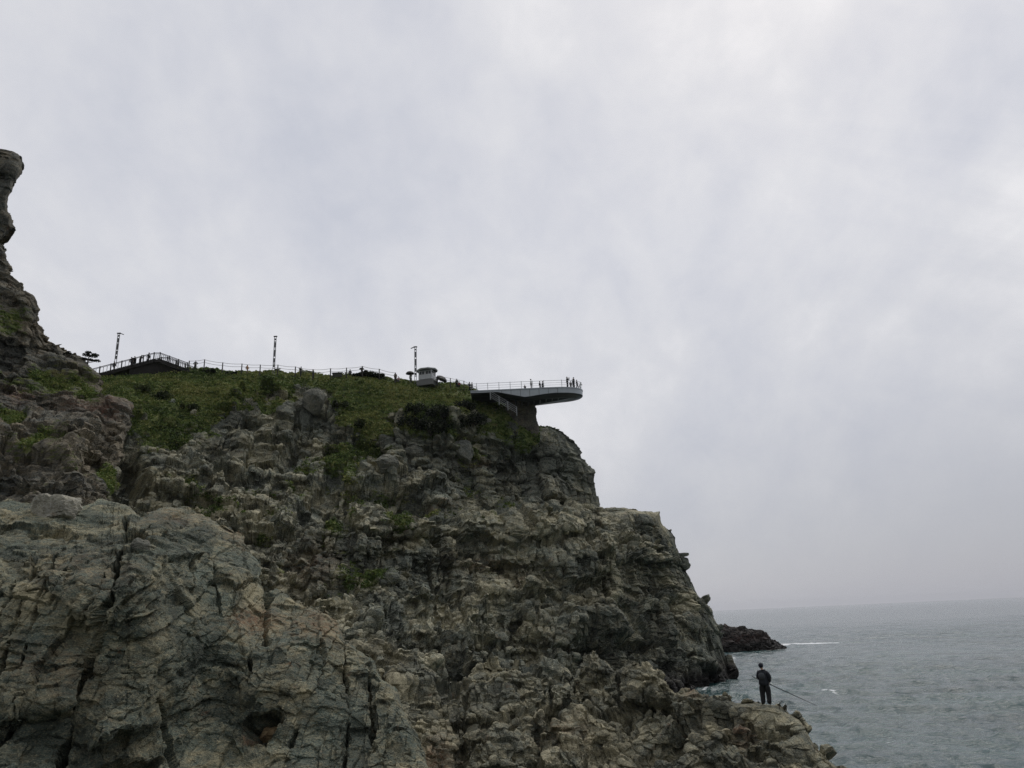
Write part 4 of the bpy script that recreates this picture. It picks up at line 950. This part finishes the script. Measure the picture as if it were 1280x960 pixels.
MB().bar((0, 0, -.4), (0, 0, 1.25), .14, n=8).build('post', m_post, sp); MB().box((0, -.1, 1.0), (.95, .06, .16)).build('crossbar', m_post, sp)

# ------------------------------------------------------------------ skywalk
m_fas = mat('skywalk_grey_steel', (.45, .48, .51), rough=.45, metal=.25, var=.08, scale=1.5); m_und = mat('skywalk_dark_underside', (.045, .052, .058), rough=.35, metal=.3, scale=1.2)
m_rail = mat('skywalk_white_rail', (.62, .63, .64), rough=.4, metal=.2)
YN, DEP = 112.5, 5.8
zt = P(700, 483.3, YN).z
sk = empty('skywalk', (P(640, 485, YN).x, YN, zt), 'grey steel skywalk with a rounded end and white railing jutting out over the sea', 'skywalk')
O = Vector(sk.location); xr = P(728.5, 489, YN+DEP/2).x-O.x; xl = P(588, 488, YN).x-O.x
def outline(inset, n=30):
    """closed plan of the deck: straight root, rounded outer end"""
    a = 5.2; pts = []
    yc = DEP/2
    for k in range(n+1):
        g = -math.pi/2+math.pi*k/n
        c, s = math.cos(g), math.sin(g); ex = 2/2.3
        pts.append((xr-a+(a-inset)*abs(c)**ex, yc+(DEP/2-inset)*abs(s)**ex*(1 if s > 0 else -1)))
    for k in range(1, 13): t_ = k/12; pts.append((xr-a+(xl-xr+a)*t_, DEP-inset))
    for k in range(0, 12): t_ = 1-k/12; pts.append((xr-a+(xl-xr+a)*t_, inset))
    return pts
def thick(x):
    t_ = max(0, min(1, (P(665, 0, YN).x-O.x-x)/5))**1.6; u_ = max(0, min(1, (P(634, 0, YN).x-O.x-x)/4.6))
    return .92+.55*t_-1.08*u_
o0 = outline(0); o1 = outline(.25); o2 = outline(1.3); n = len(o0)
b = MB(); v = [(x, y, 0) for x, y in o0]+[(x, y, -.16) for x, y in o0]+[(x, y, -.18) for x, y in outline(.07)]+[(x, y, -thick(x)) for x, y in outline(.07)]
f = [tuple(range(n))]+[(j*n+k, j*n+(k+1) % n, (j+1)*n+(k+1) % n, (j+1)*n+k)[::-1] for j in range(3) for k in range(n)]; b.add(v, f); b.build('deck_fascia', m_fas, sk)
b = MB(); dp = lambda x: max(.12, min(1, (x-xl-.5)/4.6))
v = [(x, y, -thick(x)-.003) for x, y in outline(.07)]+[(x, y, -thick(x)-.14*dp(x)) for x, y in o1]+[(x, y, -thick(x)-.42*dp(x)) for x, y in o2]
b.add(v, [tuple(range(2*n, 3*n))[::-1]]+[(j*n+k, j*n+(k+1) % n, (j+1)*n+(k+1) % n, (j+1)*n+k)[::-1] for j in range(2) for k in range(n)]); b.build('underside', m_und, sk)
b = MB()
for k in range(8):
    x = xl+3.4+k*1.45; b.box((x, -.012+.07, -.17-(thick(x)-.17)/2), (.05, .03, thick(x)-.2))
b.build('fascia_seams', mat('seam_dark_steel', (.07, .075, .08)), sk)
b = MB()
for k in range(9):
    x = xl+6+(xr-xl-10)*k/8; b.box((x, DEP/2, -thick(x)-.43), (.14, DEP-2.9, .1))
b.build('cross_beams', m_und, sk)
op = outline(.16); rl = [MB(), MB(), MB()]; L = 0
for k in range(n):
    p, q = Vector((*op[k], 0)), Vector((*op[(k+1) % n], 0))
    if abs(p.x-xl) < .1 and abs(q.x-xl) < .1: continue
    for m_, z in zip(rl, (1.12, .74, .38)): m_.bar(p+Vector((0, 0, z)), q+Vector((0, 0, z)), .055 if z > 1 else .04, n=6)
rl[0].build('handrail', m_rail, sk); rl[1].build('middle_rail', m_rail, sk); rl[2].build('lower_rail', m_rail, sk)
# posts every 1.75 m
acc = 0; per = [Vector((*q, 0)) for q in op]
for k in range(n):
    p, q = per[k], per[(k+1) % n]
    if abs(p.x-xl) < .1 and abs(q.x-xl) < .1: continue
    d = (q-p).length; t_ = 1.75-acc
    while t_ <= d:
        c = p.lerp(q, t_/d); MB().bar(c, c+Vector((0, 0, 1.22)), .075, n=6).build('railing_post', m_rail, sk); t_ += 1.75
    acc = (acc+d) % 1.75
KG = 'people out on the skywalk'
def deck(px, dy): q = P(px, 484, YN+dy); q.z = zt+.004; return q
for px, dy, pn, face, top, bot, h, l in ((656, 1.2, 'sit', 10, BLK, BLK, 1.25, 'person sitting on the skywalk floor left of the one in the white shirt'), (664, 1.0, 'akimbo', 90, WHT, BLK, 1.78, 'person in a white shirt with dark trousers midway along the skywalk'),
        (675, 1.4, 'walk', 80, NAVY, GRY, 1.5, 'person in navy, left of the pair walking midway out on the skywalk'), (678.5, 1.6, 'walk', -80, GRY, BLK, 1.55, 'person in grey, right of the pair walking midway out on the skywalk'),
        (709.5, .9, 'photo', 60, BLK, BLK, 1.85, 'person in black, leftmost of the group at the skywalk end'), (713.5, 1.5, 'stand', 20, NAVY, BLK, 1.3, 'short person in navy between two tall ones at the skywalk end'),
        (717.5, 1.0, 'hold', -60, BLK, NAVY, 1.75, 'tall person in black, middle of the group at the skywalk end'), (721.5, 1.6, 'walk', 80, GRY, BLK, 1.5, 'person in dark grey, right of the tall ones at the skywalk end'),
        (725, 2.4, 'lean', 90, WHT, GRY, 1.35, 'person in white leaning on the rail at the very tip of the skywalk')):
    person(deck(px, dy), face, pn, top, bot, l, KG, h=h)
# ---- rock clad pier that carries it, and the stair rail beside
def pier():
    c = P(652, 530, 117.3); top = P(652, 503, 117.3).z; 
    n, mrow = 120, 60; th = np.linspace(0, 2*np.pi, n, endpoint=False); zz = np.linspace(0, 1, mrow)
    T, Z = np.meshgrid(th, zz, indexing='ij'); hh = top-c.z+.2+2.5
    def sq(t): return np.sign(t)*np.abs(t)**.55
    rx = 2.4+.35*(1-Z)**2; ry = 1.2
    p = np.stack([sq(np.cos(T))*rx, sq(np.sin(T))*ry, Z*hh-2.5], -1).reshape(-1, 3).astype(f32)
    nn = p*np.array([1, 1, 0], f32); nn /= np.linalg.norm(nn, axis=1, keepdims=True)
    d = 0
    for L, a in ((1.3, .28), (.6, .14), (.3, .06)):
        f1, f2, h, rel, _a, _b = vor(p/L*np.array([1, 1, .7], f32), 300+int(L*10)); d = d+a*((u01(h*np.uint32(2654435761))-.5)-.4*np.clip(1-(f2-f1)/.12, 0, 1))
    p = p+nn*d[:, None]; idx = np.arange(n*mrow).reshape(n, mrow); nx = np.roll(idx, -1, 0)
    fa = np.stack([idx[:, :-1], nx[:, :-1], nx[:, 1:], idx[:, 1:]], -1).reshape(-1, 4)
    o = from_np('support_pier', p, fa, m_crag, {'tint': np.full(len(p), .4), 'veg': np.zeros(len(p)), 'rust': np.zeros(len(p))})
    o.location = c; tag(o, 'dark squat rock pier standing under the grey skywalk', 'pier')
pier()
a_, b_ = P(613, 497, 112.2), P(646, 517, 112.0)
sr = empty('stair_railing', a_, 'pale steel railing sloping down the cliff under the skywalk root', 'railing')
for z in (1.05, .72, .4, .1):
    MB().bar(Vector((0, 0, z)), b_-a_+Vector((0, 0, z)), .05, n=6).build('rail', mat('stair_rail_grey', (.4, .41, .42), rough=.45), sr)
for k in range(4):
    q = (b_-a_)*(k/3); MB().bar(q-Vector((0, 0, .35)), q+Vector((0, 0, 1.12)), .09, n=6).build('railing_post', mat('stair_rail_grey', (.4, .41, .42)), sr)

# ------------------------------------------------------------------ sea
def sea():
    m = bpy.data.materials.new('sea_water'); t = NT(m)
    g = t.n('ShaderNodeNewGeometry'); pos = (g, 0)
    cd = t.n('ShaderNodeVectorMath', {0: pos}, operation='LENGTH')
    mp = t.n('ShaderNodeMapping', {'Vector': pos, 'Rotation': (0, 0, R(18)), 'Scale': (.55, 1.25, 1)})
    n1 = t.n('ShaderNodeTexNoise', {'Vector': mp, 'Scale': .9, 'Detail': 6, 'Roughness': .62})
    n2 = t.n('ShaderNodeTexNoise', {'Vector': mp, 'Scale': .07, 'Detail': 5, 'Roughness': .6})
    fo = t.n('ShaderNodeAttribute', attribute_name='foam')
    bp = t.n('ShaderNodeBump', {'Height': (n1, 0), 'Strength': 1.0, 'Distance': .32})
    bp2 = t.n('ShaderNodeBump', {'Height': (n2, 0), 'Strength': 1.0, 'Distance': 1.4, 'Normal': bp})
    col = t.ramp((n2, 0), [(.35, (.014, .046, .050)), (.65, (.032, .085, .084))])
    w = t.n('ShaderNodeBsdfPrincipled', {'Base Color': col, 'Roughness': .1, 'IOR': 1.333, 'Normal': bp2})
    fm = t.n('ShaderNodeBsdfPrincipled', {'Base Color': (.78, .8, .8, 1), 'Roughness': .9})
    n3 = t.n('ShaderNodeTexNoise', {'Vector': mp, 'Scale': 1.2, 'Detail': 8, 'Roughness': .75})
    k = t.ramp(t.math('ADD', (fo, 2), t.math('MULTIPLY', t.math('SUBTRACT', (n3, 0), .5), 1.4)), [(.5, 0.), (.72, 1.)])
    mx = t.n('ShaderNodeMixShader', {0: k, 1: w, 2: fm}); t.n('ShaderNodeOutputMaterial', {'Surface': mx})
    ys = np.r_[np.geomspace(18, 420, 900), np.geomspace(424, 30000, 160)]; sx = np.r_[np.linspace(-1.5, -.05, 60), np.linspace(-.04, .95, 700), np.linspace(.97, 2.2, 40)]
    Yg, S = np.meshgrid(ys, sx, indexing='ij'); X = Yg*S
    p = np.stack([X, Yg, np.zeros_like(X)], -1).reshape(-1, 3)
    rs = np.random.default_rng(3); z = np.zeros(len(p))
    step = p[:, 1]*.0035
    for k_ in range(26):
        lam = rs.uniform(1.0, 9)**1.0; ang = R(250)+rs.normal()*.6; kx, ky = math.cos(ang)*2*math.pi/lam, math.sin(ang)*2*math.pi/lam
        am = .011*lam**.85*np.clip((lam/step-4)/6, 0, 1); ph = rs.uniform(0, 6.28)
        s_ = np.sin(p[:, 0]*kx+p[:, 1]*ky+ph+1.3*vnoise((p/30).astype(f32), 800+k_))
        z += am*(1-2*np.abs(s_)**.8+.3) if k_ % 2 else am*s_
    z *= .55+.45*fbm((p/40).astype(f32), 810, 3)+.1
    p[:, 2] = z
    foam = np.zeros(len(p))
    def streak(a, b, w, g):
        nonlocal foam
        a, b = np.array(a), np.array(b); d = b-a; t_ = np.clip(((p[:, :2]-a)@d)/(d@d), 0, 1); q = np.linalg.norm(p[:, :2]-a-t_[:, None]*d, axis=1)
        foam = np.maximum(foam, g*np.exp(-(q/w)**2)*(.6+.4*(1-t_)))
    def xy(px, py):
        d = at(px, py, 1.)-EYE; s_ = -EYE[2]/d[2]; return (EYE+d*s_)[:2]
    streak(xy(976, 805.5), xy(1046, 803.5), 2.2, 1.25); streak(xy(972, 807), xy(995, 804), 2., 1.1); streak(xy(912, 823), xy(932, 821), 2.2, .8); streak(xy(900, 826), xy(914, 824), 1.2, .75)
    streak(xy(1030, 861), xy(1046, 867), .5, .95); streak(xy(1052, 864), xy(1066, 863), .3, .7); streak(xy(1090, 806), xy(1180, 804), .8, .55); streak(xy(1130, 905), xy(1165, 907), .3, .6); streak(xy(1010, 842), xy(1030, 842), .35, .6); streak(xy(880, 862), xy(900, 858), .5, .75); streak(xy(862, 852), xy(914, 836), 1.1, .85); streak(xy(912, 832), xy(918, 822), 1.0, .8); streak(xy(862, 856), xy(915, 843), .8, .55); streak(xy(930, 816.5), xy(960, 813), 1.5, .5)
    for k_ in range(12):
        x, y = rs.uniform(940, 1280), rs.uniform(790, 950); a = xy(x, y); streak(a, a+np.array([rs.uniform(.5, 2.5), .2])*(a[1]/90), .12*a[1]/90+.1, rs.uniform(.35, .62))
    nr, nc = len(ys), len(sx); idx = np.arange(nr*nc).reshape(nr, nc)
    fa = np.stack([idx[:-1, :-1], idx[:-1, 1:], idx[1:, 1:], idx[1:, :-1]], -1).reshape(-1, 4)
    o = from_np('sea_water', p, fa, m, {'foam': foam}, smooth=True); o['kind'] = 'structure'
    v = np.array([(-40000, -9000, -3.), (40000, -9000, -3.), (40000, 30000, -3.), (-40000, 30000, -3.)])
    s2 = from_np('seabed_ground', v, np.array([[0, 1, 2, 3]]), mat('seabed_sand', (.03, .05, .045))); s2['kind'] = 'structure'
sea()

# ------------------------------------------------------------------ sky and sun
SUN_EL, SUN_AZ = 52, 28          # high, ahead of the camera and to the right, behind cloud
w = bpy.data.worlds.new('World'); SC.world = w; t = NT(w)
sky = t.n('ShaderNodeTexSky', sky_type='NISHITA', sun_disc=False, sun_elevation=R(SUN_EL), sun_rotation=R(SUN_AZ), air_density=1.0, dust_density=2.0)
co = t.n('ShaderNodeTexCoord'); sp = t.n('ShaderNodeSeparateXYZ', {'Vector': (co, 0)})
zc = t.math('ADD', t.math('MAXIMUM', (sp, 2), 0.), .8)
u_ = t.math('DIVIDE', (sp, 0), zc); v_ = t.math('DIVIDE', (sp, 1), zc)
cv = t.n('ShaderNodeCombineXYZ', {0: u_, 1: v_, 2: 0.})
mp = t.n('ShaderNodeMapping', {'Vector': cv, 'Rotation': (0, 0, R(-52)), 'Scale': (2.0, 1.45, 1)})
c1 = t.n('ShaderNodeTexNoise', {'Vector': mp, 'Scale': 2.0, 'Detail': 9, 'Roughness': .56, 'Distortion': .35})
c2 = t.n('ShaderNodeTexNoise', {'Vector': cv, 'Scale': 1.6, 'Detail': 4, 'Roughness': .5})
c3 = t.n('ShaderNodeTexNoise', {'Vector': mp, 'Scale': 7.0, 'Detail': 6, 'Roughness': .6, 'Distortion': .2})
def plane_uv(px, py):
    d = at(px, py, 1.)-EYE; d = d/np.linalg.norm(d); return d[0]/(max(d[2], 0)+.8), d[1]/(max(d[2], 0)+.8)
(ua, va), (ub, vb) = plane_uv(1030, 150), plane_uv(1270, 15)
mw = t.n('ShaderNodeMapping', {'Vector': cv, 'Rotation': (0, 0, -math.atan2(vb-va, ub-ua)), 'Scale': (3.2, 13., 1)})
cw = t.n('ShaderNodeTexNoise', {'Vector': mw, 'Scale': 1.0, 'Detail': 7, 'Roughness': .55, 'Distortion': .6})
c4 = t.n('ShaderNodeTexNoise', {'Vector': cv, 'Scale': 16.0, 'Detail': 6, 'Roughness': .62, 'Distortion': .4})
wm = t.ramp(t.math('ADD', t.math('MULTIPLY', (sp, 0), .9), t.math('MULTIPLY', (sp, 2), .7)), [(.42, 0.), (.8, 1.)])
wisp = t.math('MULTIPLY', wm, t.math('MULTIPLY', t.math('SUBTRACT', (cw, 0), .5), .30))
fine = t.math('ADD', wisp, t.math('MULTIPLY', t.math('SUBTRACT', (c4, 0), .5), .13))
cl = t.math('ADD', fine, t.math('ADD', t.math('ADD', t.math('MULTIPLY', (c1, 0), .5), t.math('MULTIPLY', (c2, 0), .32)), t.math('MULTIPLY', (c3, 0), .18)))
cc = t.ramp(cl, [(.36, (.575, .595, .665)), (.45, (.66, .67, .722)), (.53, (.735, .738, .77)), (.62, (.86, .852, .868))])
# darker cloud bank low down, deepest to the right
el = t.ramp((sp, 2), [(0., 1.), (.1, .82), (.26, .3), (.45, 0.)])
azr = t.math('MULTIPLY_ADD', (sp, 0), 1.1); azr.inputs[2].default_value = .42
bank = t.math('MULTIPLY', el, t.ramp(azr, [(0, .25), (1, 1.)]), True)
cc2 = t.mix(bank, cc, (.41, .42, .47))
# sky behind the viewer stays heavier
bkf = t.ramp(t.math('MULTIPLY_ADD', (sp, 1), -.5), [(0., 0.), (1., 1.)])
bkf = t.ramp((sp, 1), [(0., 1.), (.001, 1.)])
yb = t.math('ADD', t.math('MULTIPLY', (sp, 1), -.5), .5)
cc3 = t.mix(t.ramp(yb, [(.45, 0.), (.9, .8)]), mixout(cc2), (.42, .43, .45))
# low sky behind the viewer darkened for rock contrast, like an unseen hillside
low = t.math('MULTIPLY', t.ramp((sp, 2), [(.12, 1.), (.5, 0.)]), t.ramp(yb, [(.52, 0.), (.7, .85)]))
cc3 = t.mix(low, mixout(cc3), (.09, .095, .085))
amp_ = t.mix(1., mixout(cc3), (10, 10, 10), 'MULTIPLY'); amp_.clamp_result = False
fin = t.mix(.93, sky, mixout(amp_))
bg = t.n('ShaderNodeBackground', {'Color': mixout(fin), 'Strength': .1}); t.n('ShaderNodeOutputWorld', {'Surface': bg})
sl = bpy.data.lights.new('sun', 'SUN'); sl.energy = .9; sl.angle = R(20); sl.color = (1, .96, .9)
so = bpy.data.objects.new('sun', sl); COL.objects.link(so)
dirv = Vector((math.sin(R(SUN_AZ))*math.cos(R(SUN_EL)), math.cos(R(SUN_AZ))*math.cos(R(SUN_EL)), math.sin(R(SUN_EL))))
so.rotation_euler = dirv.to_track_quat('Z', 'Y').to_euler(); so.location = (0, 0, 80)

# ------------------------------------------------------------------ haze
HAZE = 0.00005
if HAZE:
    b = MB(); b.box((0, 4500, 36), (14000, 11000, 0)); b = MB()
    x0, x1, y0, y1, z0, z1 = -6500, 6500, -300, 9000, -4.2, 72
    me = bpy.data.meshes.new('haze'); v = [(x, y, z) for x in (x0, x1) for y in (y0, y1) for z in (z0, z1)]
    me.from_pydata(v, [], [(0, 1, 3, 2), (4, 6, 7, 5), (0, 4, 5, 1), (2, 3, 7, 6), (0, 2, 6, 4), (1, 5, 7, 3)]); me.update()
    hm = bpy.data.materials.new('haze_air'); t = NT(hm)
    pv = t.n('ShaderNodeVolumePrincipled', {'Color': (.93, .95, 1, 1), 'Density': HAZE, 'Anisotropy': .3})
    t.n('ShaderNodeOutputMaterial', {'Volume': pv}); ho = link('haze', me, hm); ho['kind'] = 'stuff'

SC.view_settings.view_transform = 'Standard'; SC.view_settings.look = 'None'; SC.view_settings.exposure = 0; SC.view_settings.gamma = 1
SC.cycles.use_denoising = True; SC.cycles.denoising_prefilter = 'NONE'; SC.cycles.max_bounces = 6; SC.cycles.diffuse_bounces = 3; SC.cycles.glossy_bounces = 2; SC.cycles.volume_bounces = 0
SC.cycles.volume_step_rate = 10
